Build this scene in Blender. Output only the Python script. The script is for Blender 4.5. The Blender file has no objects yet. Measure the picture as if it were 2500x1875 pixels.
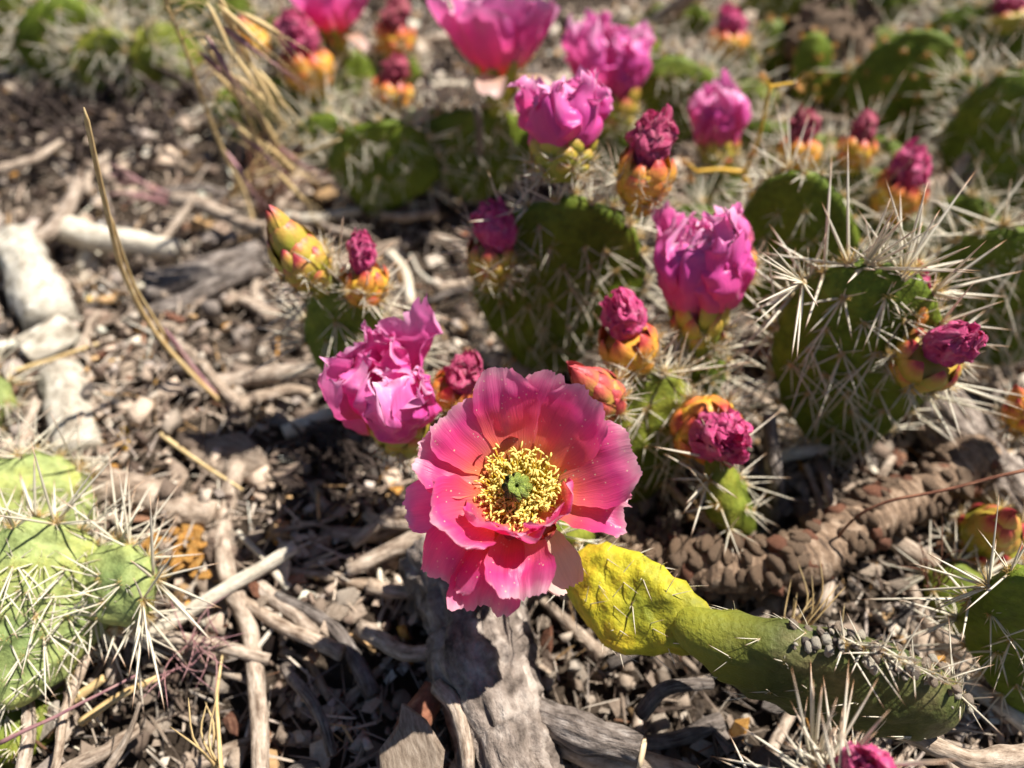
import bpy, math, random
import numpy as np
from mathutils import Matrix, Vector, noise as mn

# ------------------------------------------------------------------ camera, sky, sun, exposure
random.seed(7); rng = np.random.default_rng(7)
sc = bpy.context.scene
COL = sc.collection
H = 0.295; PITCH = math.radians(50); FPX = 1925.0            # camera height, tilt below the horizon, focal length in photo pixels
cam = bpy.data.cameras.new('camera'); camo = bpy.data.objects.new('camera', cam); COL.objects.link(camo)
cam.sensor_width = 36; cam.lens = 36 * FPX / 2500; cam.clip_start = 0.005; cam.clip_end = 200
camo.location = (0, 0, H); camo.rotation_euler = (math.pi/2 - PITCH, 0, 0)
cam.dof.use_dof = True; cam.dof.focus_distance = 0.238; cam.dof.aperture_fstop = 5.6; cam.dof.aperture_blades = 0
sc.camera = camo

SUN = Vector((0.47, 0.25, 0.85)).normalized()
elev = math.asin(SUN.z); azim = math.atan2(SUN.x, SUN.y)
w = bpy.data.worlds.new('World'); sc.world = w; w.use_nodes = True
nt = w.node_tree; nt.nodes.clear()
o_ = nt.nodes.new('ShaderNodeOutputWorld'); b_ = nt.nodes.new('ShaderNodeBackground'); s_ = nt.nodes.new('ShaderNodeTexSky')
s_.sky_type = 'NISHITA'; s_.sun_disc = False; s_.sun_elevation = elev; s_.sun_rotation = azim; s_.altitude = 2200; s_.dust_density = .4
b_.inputs['Strength'].default_value = 0.05
nt.links.new(s_.outputs[0], b_.inputs[0]); nt.links.new(b_.outputs[0], o_.inputs[0])
sl = bpy.data.lights.new('sun', 'SUN'); sl.energy = 5.0; sl.angle = math.radians(0.53); sl.color = (1.0, 0.96, 0.90)
slo = bpy.data.objects.new('sun', sl); COL.objects.link(slo); slo.location = (1, 1, 2)
slo.rotation_euler = SUN.to_track_quat('Z', 'Y').to_euler()
sc.view_settings.view_transform = 'Standard'; sc.view_settings.look = 'None'; sc.view_settings.gamma = 1
sc.view_settings.exposure = 0.95; sc.view_settings.use_curve_mapping = False
sc.cycles.use_denoising = True; sc.cycles.max_bounces = 8; sc.cycles.diffuse_bounces = 2; sc.cycles.transmission_bounces = 4

# ------------------------------------------------------------------ geometry of the viewpoint: pixel of the photograph -> ray -> a plane of the place
CF = Vector((0, math.cos(PITCH), -math.sin(PITCH))); CU = Vector((0, math.sin(PITCH), math.cos(PITCH))); CR = Vector((1, 0, 0))
CP = Vector((0, 0, H))
def ray(px, py): return CF + CR*((px-1250)/FPX) + CU*((937.5-py)/FPX)
def V(px, py, Y): r = ray(px, py); return CP + r*(Y/r.y)
def G(px, py, z=0.0): r = ray(px, py); return CP + r*((z-H)/r.z)
def pxm(P): return (Vector(P)-CP).dot(CF)/FPX

# ------------------------------------------------------------------ helpers
WM = {}
def link(o, parent=None, M=None):
    COL.objects.link(o); M = M or Matrix.Identity(4)
    if parent is not None:
        o.parent = parent; o.matrix_basis = WM[parent].inverted() @ M
    else: o.matrix_basis = M
    WM[o] = M; return o
def mesh(name, verts, faces, mats=(), smooth=True, uv=None, fmat=None, col=None):
    me = bpy.data.meshes.new(name); me.from_pydata(np.asarray(verts).tolist(), [], faces if isinstance(faces, list) else faces.tolist())
    for m in (mats if isinstance(mats, (list, tuple)) else [mats]): me.materials.append(m)
    n = len(me.polygons)
    me.polygons.foreach_set('use_smooth', np.full(n, smooth, bool))
    if fmat is not None: me.polygons.foreach_set('material_index', np.asarray(fmat, np.int32))
    if uv is not None:
        l = me.uv_layers.new(name='UVMap'); vi = np.empty(len(me.loops), np.int32); me.loops.foreach_get('vertex_index', vi)
        l.data.foreach_set('uv', np.asarray(uv, np.float32)[vi].ravel())
    if col is not None:
        a = me.color_attributes.new('Col', 'FLOAT_COLOR', 'POINT'); c = np.ones((len(verts), 4), np.float32); c[:, :3] = col
        a.data.foreach_set('color', c.ravel())
    me.update(); return me
def obj(name, me, parent=None, M=None): return link(bpy.data.objects.new(name, me), parent, M)
def tag(o, label, cat, group=None, kind=None):
    o['label'] = label; o['category'] = cat
    if group: o['group'] = group
    if kind: o['kind'] = kind
    return o
def thing(name, loc, label, cat, group=None):
    o = bpy.data.objects.new(name, None); o.empty_display_size = .01
    link(o, None, Matrix.Translation(Vector(loc))); return tag(o, label, cat, group)
def frame(origin, z, yhint=(0, 0, 1), scale=(1, 1, 1)):
    z = Vector(z).normalized(); y = Vector(yhint) - z*Vector(yhint).dot(z)
    if y.length < 1e-4: y = z.orthogonal()
    y.normalize(); x = y.cross(z)
    M = Matrix((x, y, z)).transposed().to_4x4(); M.translation = Vector(origin)
    return M @ Matrix.Diagonal((*scale, 1))
def grid_faces(nu, nv, wrap=False):                       # nv rows of nu verts
    f = []
    for j in range(nv-1):
        for i in range(nu if wrap else nu-1):
            k = (i+1) % nu; f.append((j*nu+i, j*nu+k, (j+1)*nu+k, (j+1)*nu+i))
    return f
def fbm(p, f, oct=3):
    v = 0; a = 1
    for k in range(oct): v += a*mn.noise((p[0]*f, p[1]*f, p[2]*f)); f *= 2.1; a *= .5
    return v
def nz3(p, f, seed):
    q = Vector(p)*f + Vector((seed*13.1, seed*7.7, seed*3.3)); return Vector(mn.noise_vector(q))
U = random.uniform

# ------------------------------------------------------------------ materials
class NT:
    def __init__(s, name):
        s.m = bpy.data.materials.new(name); s.m.use_nodes = True; s.t = s.m.node_tree; s.t.nodes.clear()
        s.out = s.n('ShaderNodeOutputMaterial')
    def n(s, k, **kw):
        x = s.t.nodes.new(k)
        for a, b in kw.items(): setattr(x, a, b)
        return x
    def l(s, a, b): s.t.links.new(a, b)
    def coord(s, k, scale=(1, 1, 1)):
        c = s.n('ShaderNodeTexCoord'); m = s.n('ShaderNodeMapping'); m.inputs['Scale'].default_value = scale; s.l(c.outputs[k], m.inputs[0]); return m.outputs[0]
    def noise(s, vec, scale, detail=4, rough=.6):
        x = s.n('ShaderNodeTexNoise'); x.inputs['Scale'].default_value = scale; x.inputs['Detail'].default_value = detail; x.inputs['Roughness'].default_value = rough
        if vec is not None: s.l(vec, x.inputs['Vector'])
        return x.outputs['Fac']
    def ramp(s, fac, stops):
        r = s.n('ShaderNodeValToRGB'); e = r.color_ramp.elements
        while len(e) < len(stops): e.new(.5)
        for q, (p, c) in zip(e, stops): q.position = p; q.color = (*c, 1)
        s.l(fac, r.inputs[0]); return r.outputs[0]
    def mix(s, fac, a, b, mode='MIX'):
        m = s.n('ShaderNodeMix', data_type='RGBA', blend_type=mode)
        for v, i in ((fac, 0), (a, 6), (b, 7)):
            if isinstance(v, (int, float)): m.inputs[i].default_value = v
            elif isinstance(v, tuple): m.inputs[i].default_value = (*v, 1)
            else: s.l(v, m.inputs[i])
        return m.outputs[2]
    def bump(s, h, dist, strength=1):
        b = s.n('ShaderNodeBump'); b.inputs['Strength'].default_value = strength; b.inputs['Distance'].default_value = dist; s.l(h, b.inputs['Height']); return b.outputs[0]
    def bsdf(s, col, rough=.6, normal=None, trans=0, tcol=None, spec=.5, **kw):
        p = s.n('ShaderNodeBsdfPrincipled'); p.inputs['Roughness'].default_value = rough; p.inputs['Specular IOR Level'].default_value = spec
        if isinstance(col, tuple): p.inputs['Base Color'].default_value = (*col, 1)
        else: s.l(col, p.inputs['Base Color'])
        for k, v in kw.items(): p.inputs[k.replace('_', ' ')].default_value = v
        if normal is not None: s.l(normal, p.inputs['Normal'])
        sh = p.outputs[0]
        if trans:
            t = s.n('ShaderNodeBsdfTranslucent'); tc = tcol if tcol is not None else col
            if isinstance(tc, tuple): t.inputs[0].default_value = (*tc, 1)
            else: s.l(tc, t.inputs[0])
            if normal is not None: s.l(normal, t.inputs['Normal'])
            x = s.n('ShaderNodeMixShader'); x.inputs[0].default_value = trans; s.l(sh, x.inputs[1]); s.l(t.outputs[0], x.inputs[2]); sh = x.outputs[0]
        s.l(sh, s.out.inputs[0]); return s.m

def m_pad(name, a, b, c, trans=0.0, age=None):
    t = NT(name); v = t.coord('Object'); n1 = t.noise(v, 45, 5); n2 = t.noise(v, 320, 4)
    info = t.n('ShaderNodeObjectInfo'); col = t.ramp(n1, [(.34, a), (.52, b), (.70, c)])
    col = t.mix(.7, col, t.ramp(n2, [(.32, (.45, .45, .4)), (.65, (1, 1, 1))]), 'MULTIPLY')
    if age:                                                  # an old pad yellows from its tip; its foot stays the other colour
        oc = t.n('ShaderNodeTexCoord'); sx = t.n('ShaderNodeSeparateXYZ'); t.l(oc.outputs['Object'], sx.inputs[0]); ad = t.n('ShaderNodeMath', operation='MULTIPLY_ADD'); t.l(n1, ad.inputs[0]); ad.inputs[1].default_value = age[2]; t.l(sx.outputs[2], ad.inputs[2])
        mr = t.n('ShaderNodeMapRange'); t.l(ad.outputs[0], mr.inputs[0]); mr.inputs[1].default_value = age[0]; mr.inputs[2].default_value = age[1]
        col = t.mix(mr.outputs[0], t.mix(n2, age[3], age[4]), col)
    vor = t.n('ShaderNodeTexVoronoi'); vor.inputs['Scale'].default_value = 210; t.l(v, vor.inputs['Vector'])
    spot = t.ramp(vor.outputs['Distance'], [(.06, (1, 1, 1)), (.14, (0, 0, 0))])
    n3 = t.noise(v, 60, 2); sm = t.mix(1.0, spot, t.ramp(n3, [(.55, (0, 0, 0)), (.7, (1, 1, 1))]), 'MULTIPLY')
    col = t.mix(sm, col, (.22, .15, .06))
    return t.bsdf(col, .58, t.bump(n2, .0011, .9), trans, spec=.22)
M_PAD = m_pad('pad_green', (.085, .122, .008), (.135, .185, .014), (.22, .255, .024))
M_PADL = m_pad('pad_pale_green', (.20, .26, .085), (.34, .39, .13), (.50, .50, .12))
M_PADY = m_pad('pad_yellow', (.26, .27, .02), (.58, .50, .03), (.74, .38, .03), age=(.016, .046, .034, (.06, .08, .015), (.17, .18, .03)))
M_PADD = m_pad('pad_old', (.055, .070, .016), (.105, .118, .032), (.21, .175, .075), age=(.012, .04, .026, (.30, .28, .02), (.20, .22, .03)))
M_PADO = m_pad('pad_olive', (.11, .145, .016), (.19, .22, .026), (.34, .32, .04))

t = NT('spine'); uv = t.n('ShaderNodeUVMap'); sp = t.n('ShaderNodeSeparateXYZ'); t.l(uv.outputs[0], sp.inputs[0])
M_SPINE = t.bsdf(t.ramp(sp.outputs[1], [(0, (.62, .46, .22)), (.2, (.76, .68, .50)), (.7, (.80, .72, .57)), (1, (.46, .20, .07))]), .4, None, .2)
t = NT('glochid'); M_GLOCH = t.bsdf((.80, .58, .22), .55, None, .45)
t = NT('glochid_orange'); M_GLOCHO = t.bsdf((.74, .38, .09), .55, None, .3)
t = NT('wool'); M_WOOL = t.bsdf(t.ramp(t.noise(t.coord('Object'), 1500, 3), [(.3, (.25, .16, .08)), (.7, (.60, .50, .33))]), .9)

def m_petal(name, stops, tstops, trans=.5, speck=True):
    t = NT(name); uv = t.n('ShaderNodeUVMap'); sp = t.n('ShaderNodeSeparateXYZ'); t.l(uv.outputs[0], sp.inputs[0])
    mp = t.n('ShaderNodeMapping'); mp.inputs['Scale'].default_value = (34, 2.0, 1); t.l(uv.outputs[0], mp.inputs[0])
    vein = t.noise(mp.outputs[0], 1.0, 3); blot = t.noise(t.coord('Object'), 110, 3)
    a = t.n('ShaderNodeMath', operation='MULTIPLY_ADD'); t.l(blot, a.inputs[0]); a.inputs[1].default_value = .30; a.inputs[2].default_value = -.15
    b = t.n('ShaderNodeMath', operation='ADD'); t.l(sp.outputs[1], b.inputs[0]); t.l(a.outputs[0], b.inputs[1])
    vm = t.ramp(vein, [(.3, (.86, .78, .84)), (.7, (1, 1, 1))])
    col = t.mix(.8, t.ramp(b.outputs[0], stops), vm, 'MULTIPLY'); tc = t.mix(.8, t.ramp(b.outputs[0], tstops), vm, 'MULTIPLY')
    if speck:
        vo = t.n('ShaderNodeTexVoronoi'); vo.inputs['Scale'].default_value = 620; t.l(t.coord('Object'), vo.inputs['Vector'])
        s1 = t.ramp(vo.outputs['Distance'], [(.15, (1, 1, 1)), (.19, (0, 0, 0))])
        s2 = t.mix(1.0, s1, t.ramp(t.noise(t.coord('Object'), 420, 1), [(.54, (0, 0, 0)), (.56, (1, 1, 1))]), 'MULTIPLY')
        col = t.mix(s2, col, (.95, .85, .55))
    return t.bsdf(col, .38, t.bump(vein, .00032, .7), trans, tc, spec=.45, Sheen_Weight=.12, Sheen_Roughness=.35)
M_PETAL = m_petal('petal_open', [(0, (.88, .58, .08)), (.26, (.93, .28, .13)), (.50, (.88, .13, .22)), (.72, (.81, .07, .29)), (.88, (.81, .17, .37)), (1, (.88, .48, .56))],
                  [(0, (.97, .62, .08)), (.26, (.98, .28, .12)), (.50, (.97, .11, .20)), (.75, (.93, .07, .30)), (1, (.92, .28, .45))], .52)
M_PETALP = m_petal('petal_closing', [(0, (.74, .48, .12)), (.12, (.80, .22, .20)), (.30, (.80, .10, .33)), (.65, (.80, .095, .43)), (.88, (.86, .24, .54)), (1, (.92, .52, .70))],
                   [(0, (.9, .5, .1)), (.2, (.95, .20, .22)), (.5, (.93, .09, .36)), (1, (.94, .22, .54))], .40, False)
M_PETALC = m_petal('petal_cream', [(0, (.70, .50, .22)), (.5, (.76, .50, .36)), (1, (.80, .58, .50))], [(0, (.9, .6, .3)), (1, (.9, .5, .4))], .45, False)
def m_wither(name, a, b, c):
    t = NT(name); v = t.coord('Object'); n1 = t.noise(v, 2.2, 5); n2 = t.noise(v, 8, 5); inf = t.n('ShaderNodeObjectInfo')
    col = t.mix(.3, t.ramp(n1, [(.3, a), (.5, b), (.72, c)]), t.ramp(n2, [(.3, (.66, .56, .6)), (.65, (1, 1, 1))]), 'MULTIPLY')
    col = t.mix(1.0, col, t.ramp(inf.outputs['Random'], [(0, (1, 1, 1)), (.5, (1, .9, .95)), (.75, (.8, .8, .7)), (1, (.85, 1.0, .8))]), 'MULTIPLY')
    return t.bsdf(col, .6, t.bump(n2, .0009, .8), .34, col, Sheen_Weight=.15)
M_WITH = m_wither('withered_magenta', (.52, .025, .15), (.74, .07, .25), (.88, .30, .45))
M_WITHD = m_wither('withered_maroon', (.30, .02, .06), (.52, .06, .13), (.68, .24, .26))
def m_scale(name, stops):
    t = NT(name); uv = t.n('ShaderNodeUVMap'); sp = t.n('ShaderNodeSeparateXYZ'); t.l(uv.outputs[0], sp.inputs[0]); v = t.coord('Object')
    inf = t.n('ShaderNodeObjectInfo'); n = t.noise(v, 2.2, 4)
    a = t.n('ShaderNodeMath', operation='MULTIPLY_ADD'); t.l(n, a.inputs[0]); a.inputs[1].default_value = .5; a.inputs[2].default_value = -.25
    b = t.n('ShaderNodeMath', operation='ADD'); t.l(sp.outputs[1], b.inputs[0]); t.l(a.outputs[0], b.inputs[1])
    c = t.n('ShaderNodeMath', operation='MULTIPLY_ADD'); t.l(inf.outputs['Random'], c.inputs[0]); c.inputs[1].default_value = .24; t.l(b.outputs[0], c.inputs[2])
    return t.bsdf(t.ramp(c.outputs[0], stops), .42, t.bump(t.noise(v, 9, 3), .0006, .5), .14, None, spec=.5)
M_SCY = m_scale('scale_yellow', [(0, (.42, .40, .05)), (.3, (.72, .46, .04)), (.65, (.78, .36, .05)), (.92, (.72, .17, .06)), (1, (.50, .05, .04))])
M_SCG = m_scale('scale_green', [(0, (.18, .25, .03)), (.4, (.42, .40, .04)), (.75, (.56, .34, .06)), (.95, (.58, .10, .07)), (1, (.42, .04, .05))])
M_SCR = m_scale('scale_red', [(0, (.24, .29, .04)), (.3, (.46, .36, .05)), (.55, (.60, .20, .08)), (.8, (.60, .09, .08)), (1, (.48, .05, .06))])
t = NT('filament'); M_FIL = t.bsdf((.98, .74, .08), .5, None, .45)
t = NT('anther'); M_ANT = t.bsdf((1.0, .84, .24), .7, None, .3)
t = NT('flower_throat'); M_THROAT = t.bsdf((.86, .70, .06), .5, None, .3)
t = NT('stigma'); v = t.coord('Object'); M_STIG = t.bsdf(t.ramp(t.noise(v, 1800, 3), [(.3, (.07, .12, .008)), (.7, (.30, .36, .05))]), .5, t.bump(t.noise(v, 2600, 2), .0006, 1))

def m_wood(name, a, b, c, su=8, sv=90, bump=.0012, rough=.85):
    t = NT(name); uv = t.n('ShaderNodeUVMap'); mp = t.n('ShaderNodeMapping'); mp.inputs['Scale'].default_value = (su, sv, 1); t.l(uv.outputs[0], mp.inputs[0])
    f = t.noise(mp.outputs[0], 1.5, 6, .65); v = t.coord('Object'); n2 = t.noise(v, 150, 4); inf = t.n('ShaderNodeObjectInfo')
    m1 = t.n('ShaderNodeMath', operation='ADD'); t.l(f, m1.inputs[0]); m2 = t.n('ShaderNodeMath', operation='MULTIPLY_ADD'); t.l(n2, m2.inputs[0]); m2.inputs[1].default_value = .7; m2.inputs[2].default_value = -.35
    t.l(m2.outputs[0], m1.inputs[1])
    col = t.ramp(m1.outputs[0], [(.3, a), (.5, b), (.72, c)])
    col = t.mix(.45, col, t.ramp(inf.outputs['Random'], [(0, (.62, .57, .52)), (.5, (1, 1, 1)), (.8, (1, .9, .78)), (1, (.72, .74, .78))]), 'MULTIPLY')
    return t.bsdf(col, rough, t.bump(m1.outputs[0], bump, .9), spec=.25)
M_TWIG = m_wood('twig_wood', (.14, .095, .065), (.38, .295, .22), (.62, .51, .405))
M_TWIGP = m_wood('pale_wood', (.44, .38, .29), (.64, .57, .45), (.80, .74, .62))
M_BARK = m_wood('grey_bark', (.055, .042, .034), (.21, .172, .145), (.44, .385, .335), 10, 55, .003)
M_CORK = m_wood('corky_bark', (.07, .045, .03), (.25, .165, .105), (.46, .34, .24), 4, 200, .002)
M_CHIPO = m_wood('orange_chip', (.40, .17, .04), (.66, .32, .07), (.76, .48, .17), 3, 60)
M_RED = m_wood('red_brown_bark', (.10, .04, .025), (.24, .10, .06), (.42, .23, .14), 4, 60)
M_STRAW = m_wood('straw', (.46, .30, .13), (.62, .45, .21), (.74, .60, .34), 4, 40, .0003, .6)
M_PURP = m_wood('purple_grass', (.22, .10, .12), (.36, .19, .19), (.50, .32, .28), 4, 40, .0003, .6)
M_GOLD = m_wood('golden_stem', (.58, .32, .04), (.74, .44, .05), (.80, .56, .12), 4, 40, .0003, .5)
M_CUT = m_wood('cut_wood', (.52, .36, .20), (.70, .54, .34), (.78, .64, .45), 6, 6, .0005)
def m_stone(name, a, b, c):
    t = NT(name); v = t.coord('Object'); n = t.noise(v, 160, 6, .65); inf = t.n('ShaderNodeObjectInfo')
    col = t.mix(.5, t.ramp(n, [(.3, a), (.5, b), (.7, c)]), t.ramp(inf.outputs['Random'], [(0, (.7, .62, .55)), (.5, (1, 1, 1)), (1, (1, .86, .72))]), 'MULTIPLY')
    return t.bsdf(col, .85, t.bump(n, .0012, .8), spec=.25)
M_STONE = m_stone('stone_tan', (.28, .22, .17), (.50, .41, .32), (.66, .57, .46))
M_WHITE = m_stone('chalk_white', (.46, .42, .34), (.68, .64, .54), (.80, .76, .67))
t = NT('soil'); v = t.coord('Object'); n = t.noise(v, 60, 8, .7); n2 = t.noise(v, 420, 6, .7)
M_SOIL = t.bsdf(t.mix(.6, t.ramp(n, [(.3, (.045, .032, .022)), (.5, (.09, .066, .047)), (.7, (.19, .145, .105))]), t.ramp(n2, [(.3, (.35, .3, .28)), (.7, (1, 1, 1))]), 'MULTIPLY'), .95, t.bump(n2, .004, 1), spec=.15)
t = NT('litter'); a = t.n('ShaderNodeVertexColor', layer_name='Col'); n = t.noise(t.coord('Object'), 500, 4)
M_LIT = t.bsdf(t.mix(.6, a.outputs[0], t.ramp(n, [(.3, (.5, .46, .42)), (.65, (1, 1, 1))]), 'MULTIPLY'), .9, t.bump(n, .001, .8), spec=.2)

# ------------------------------------------------------------------ ground
def gz(x, y):
    d = math.hypot(x, y-.25); k = max(0.0, 1-max(0, d-.6)/3)
    return (.016*mn.noise((x*9, y*9, 1.3)) + .006*mn.noise((x*34, y*34, 4.1)) + .0018*mn.noise((x*95, y*95, 2.2)))*k - .004
def axis(c, half, n, far):
    a = np.linspace(-half, half, n)+c; k = half*1.12
    hi = []
    while k < far: hi.append(c+k); k *= 1.35
    hi.append(c+far); lo = [2*c-q for q in hi]; return np.array(sorted(lo)+list(a)+hi)
xs = axis(0, .62, 250, 60); ys = axis(.38, .56, 230, 60)
gv = [(x, y, gz(x, y)) for y in ys for x in xs]
g = obj('ground', mesh('ground', gv, grid_faces(len(xs), len(ys)), M_SOIL)); g['kind'] = 'structure'

# loose litter too small and too many to count: chips, grains, splinters in one object
PAL = np.array([(.40, .32, .245), (.30, .235, .18), (.20, .15, .115), (.50, .42, .335), (.58, .51, .42), (.34, .29, .25), (.46, .30, .15), (.60, .31, .08), (.12, .085, .065), (.28, .15, .09)])
PW = np.array([.21, .17, .12, .16, .10, .09, .045, .015, .06, .03]); PW /= PW.sum()
def litter(N, seed):
    r = np.random.default_rng(seed); P = []
    while len(P) < N:
        y = r.uniform(-.05, 1.25); x = r.uniform(-1, 1)*(.30+.62*y)
        if r.uniform() < min(1, (.42/max(y, .1))**1.1): P.append((x, y))
    P = np.array(P); z = np.array([gz(a, b) for a, b in P]) + r.uniform(0, .009, N)
    size = np.exp(r.normal(math.log(.0023), .55, N))*(1+.5*np.clip(P[:, 1]-.3, 0, 1)); typ = r.choice(3, N, p=[.30, .18, .52])
    asp = np.stack([np.where(typ == 2, r.uniform(3, 11, N), r.uniform(.9, 1.7, N)), np.where(typ == 2, r.uniform(.2, .45, N), r.uniform(.7, 1.1, N)), np.where(typ == 1, r.uniform(.16, .3, N), np.where(typ == 2, .34, r.uniform(.6, .9, N)))], 1)
    base = np.array([(-1, -1, -1), (1, -1, -1), (1, 1, -1), (-1, 1, -1), (-1, -1, 1), (1, -1, 1), (1, 1, 1), (-1, 1, 1)], float)*.62
    size = np.minimum(size, .011/asp[:, 0])
    v = base[None]*(1+r.uniform(-.62, .40, (N, 8, 3))); v = v*asp[:, None]*size[:, None, None]
    az = r.uniform(0, 2*np.pi, N); ti = r.normal(0, .4, N); ro = r.uniform(-.7, .7, N)
    def rot(v, a, i, j):
        c, s = np.cos(a)[:, None], np.sin(a)[:, None]; o = v.copy(); o[..., i] = c*v[..., i]-s*v[..., j]; o[..., j] = s*v[..., i]+c*v[..., j]; return o
    v = rot(rot(rot(v, ro, 1, 2), ti, 0, 2), az, 0, 1) + np.stack([P[:, 0], P[:, 1], z], 1)[:, None]
    F = np.array([(0, 3, 2, 1), (4, 5, 6, 7), (0, 1, 5, 4), (1, 2, 6, 5), (2, 3, 7, 6), (3, 0, 4, 7)])
    F = (F[None]+8*np.arange(N)[:, None, None]).reshape(-1, 4)
    c = np.clip(PAL[r.choice(len(PAL), N, p=PW)]*r.uniform(.6, 1.4, (N, 1))*np.array([1.0, .97, .95])*np.array([.62+.75*max(0, min(1, .5+1.3*mn.noise((a*7, b*7, 9)))) for a, b in P])[:, None], 0, .8)
    return v.reshape(-1, 3), F, np.repeat(c, 8, 0), np.repeat(typ == 0, 6)
lv, lf, lc, ls = litter(44000, 3)
lme = mesh('ground_litter', lv, lf, M_LIT, True, col=lc); lme.polygons.foreach_set('use_smooth', ls); lo = obj('ground_litter', lme)
tag(lo, 'loose grains, bark crumbs and splinters covering the dry ground', 'litter', kind='stuff')

# ------------------------------------------------------------------ tubes, chips, stones
def tube(path, rad, n=8, seed=0, rough=.12, knots=0.0, cap=True, bark=0.0):
    path = [Vector(p) for p in path]; v = []; uv = []; L = 0; m = len(path); up = Vector((0, 0, 1))
    for j, p in enumerate(path):
        tg = (path[min(j+1, m-1)]-path[max(j-1, 0)]).normalized()
        a = tg.cross(up) if abs(tg.z) < .95 else tg.cross(Vector((1, 0, 0))); a.normalize(); b = a.cross(tg)
        if j: L += (p-path[j-1]).length
        rr = rad[j] if hasattr(rad, '__len__') else rad
        for i in range(n):
            th = 2*math.pi*i/n; d = a*math.cos(th)+b*math.sin(th); q = p+d*rr
            k = 1+rough*mn.noise((q*(.55/max(rr, 1e-4))+Vector((seed*3.1, seed, 0)))) + knots*max(0, mn.noise((L*70+seed*9, .3, seed)))
            if bark:                                   # long cracked plates along the stem
                a1 = 1-2*abs(mn.noise((math.cos(th)*4.2+seed, math.sin(th)*4.2, L*42))); a2 = 1-2*abs(mn.noise((math.cos(th)*9, math.sin(th)*9+seed, L*110))); k += bark/rr*(.75*a1+.45*a2-.6)
            v.append(p+d*rr*k); uv.append((i/n, L))
    f = grid_faces(n, m, True)
    if cap: f.append(tuple(range(n-1, -1, -1))); f.append(tuple(range((m-1)*n, m*n)))
    return v, f, uv
def smooth_path(pts, n):
    pts = [Vector(p) for p in pts]; P = [pts[0]*2-pts[1]]+pts+[pts[-1]*2-pts[-2]]; out = []; k = len(pts)-1
    for q in range(n):
        s = q/(n-1)*k; i = min(int(s), k-1); t = s-i; a, b, c, d = P[i:i+4]
        out.append(.5*((2*b)+(c-a)*t+(2*a-5*b+4*c-d)*t*t+(3*b-a-3*c+d)*t**3))
    return out
def tube_obj(name, pts, r0, r1, mat, label=None, cat=None, group=None, n=8, seg=14, seed=None, parent=None, wob=.0, rough=.14, knots=0.0, spike=False, bark=0.0):
    seed = U(0, 99) if seed is None else seed; P = smooth_path(pts, seg); L = (P[-1]-P[0]).length
    if wob: P = [p+nz3(p, 26, seed)*wob+nz3(p, 90, seed)*wob*.3 for p in P]
    rad = [r0+(r1-r0)*i/(seg-1) for i in range(seg)]
    if spike: rad[-1] = r1*.2
    o0 = P[0].copy(); v, f, uv = tube([p-o0 for p in P], rad, n, seed, rough, knots, bark=bark)
    o = obj(name, mesh(name, v, f, mat, True, uv=uv), parent, Matrix.Translation(o0))
    if label: tag(o, label, cat, group)
    return o
def gtwig(pts, wpx, mat, label, name='twig', cat='twig', group=None, wob=.0025, z=.006, taper=.75, **kw):
    P = [G(p[0], p[1], (p[2] if len(p) > 2 else z)) for p in pts]; r = wpx*pxm(P[0])/2
    return tube_obj(name, P, r, r*taper, mat, label, cat, group, wob=wob, knots=.25, **kw)
def chip_mesh(seed, mat):
    r = random.Random(seed); n = r.randint(6, 9); ring = []
    for i in range(n):
        th = 2*math.pi*i/n+r.uniform(-.25, .25); k = r.uniform(.7, 1.1); ring.append((math.cos(th)*k, math.sin(th)*k*r.uniform(.5, .75)))
    v = []; 
    for z, s in ((-.11, .86), (-.03, 1.0), (.07, .97), (.12, .80)):
        for i, (x, y) in enumerate(ring): v.append((x*s, y*s, z+.12*math.sin(x*2+seed)+r.uniform(-.025, .025)))
    f = grid_faces(n, 4, True); f.append(tuple(range(n-1, -1, -1))); f.append(tuple(range(3*n, 4*n)))
    return mesh('chip', v, f, mat, False, uv=[(p[1], p[0]*.02) for p in v])
def stone_mesh(seed, mat, sub=3, el=(1, .75, .6), amp=.35):
    import bmesh
    rr_ = random.Random(int(seed*97)); cuts = [(Vector((rr_.gauss(0, 1), rr_.gauss(0, 1), rr_.gauss(0, 1))).normalized(), rr_.uniform(.6, .85)) for _ in range(9)]
    bm = bmesh.new(); bmesh.ops.create_icosphere(bm, subdivisions=sub, radius=1)
    for vv in bm.verts:
        p = vv.co.copy(); k = 1+amp*mn.noise(p*1.1+Vector((seed*5, 0, seed)))+amp*.35*mn.noise(p*3+Vector((seed, 3, 0)))
        q = p*k
        for pn, pd in cuts:
            e = q.dot(pn)-pd
            if e > 0: q -= pn*e*.9
        vv.co = Vector((q.x*el[0], q.y*el[1], q.z*el[2]))
    me = bpy.data.meshes.new('stone'); bm.to_mesh(me); bm.free(); me.materials.append(mat)
    me.polygons.foreach_set('use_smooth', np.full(len(me.polygons), True)); return me

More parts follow.
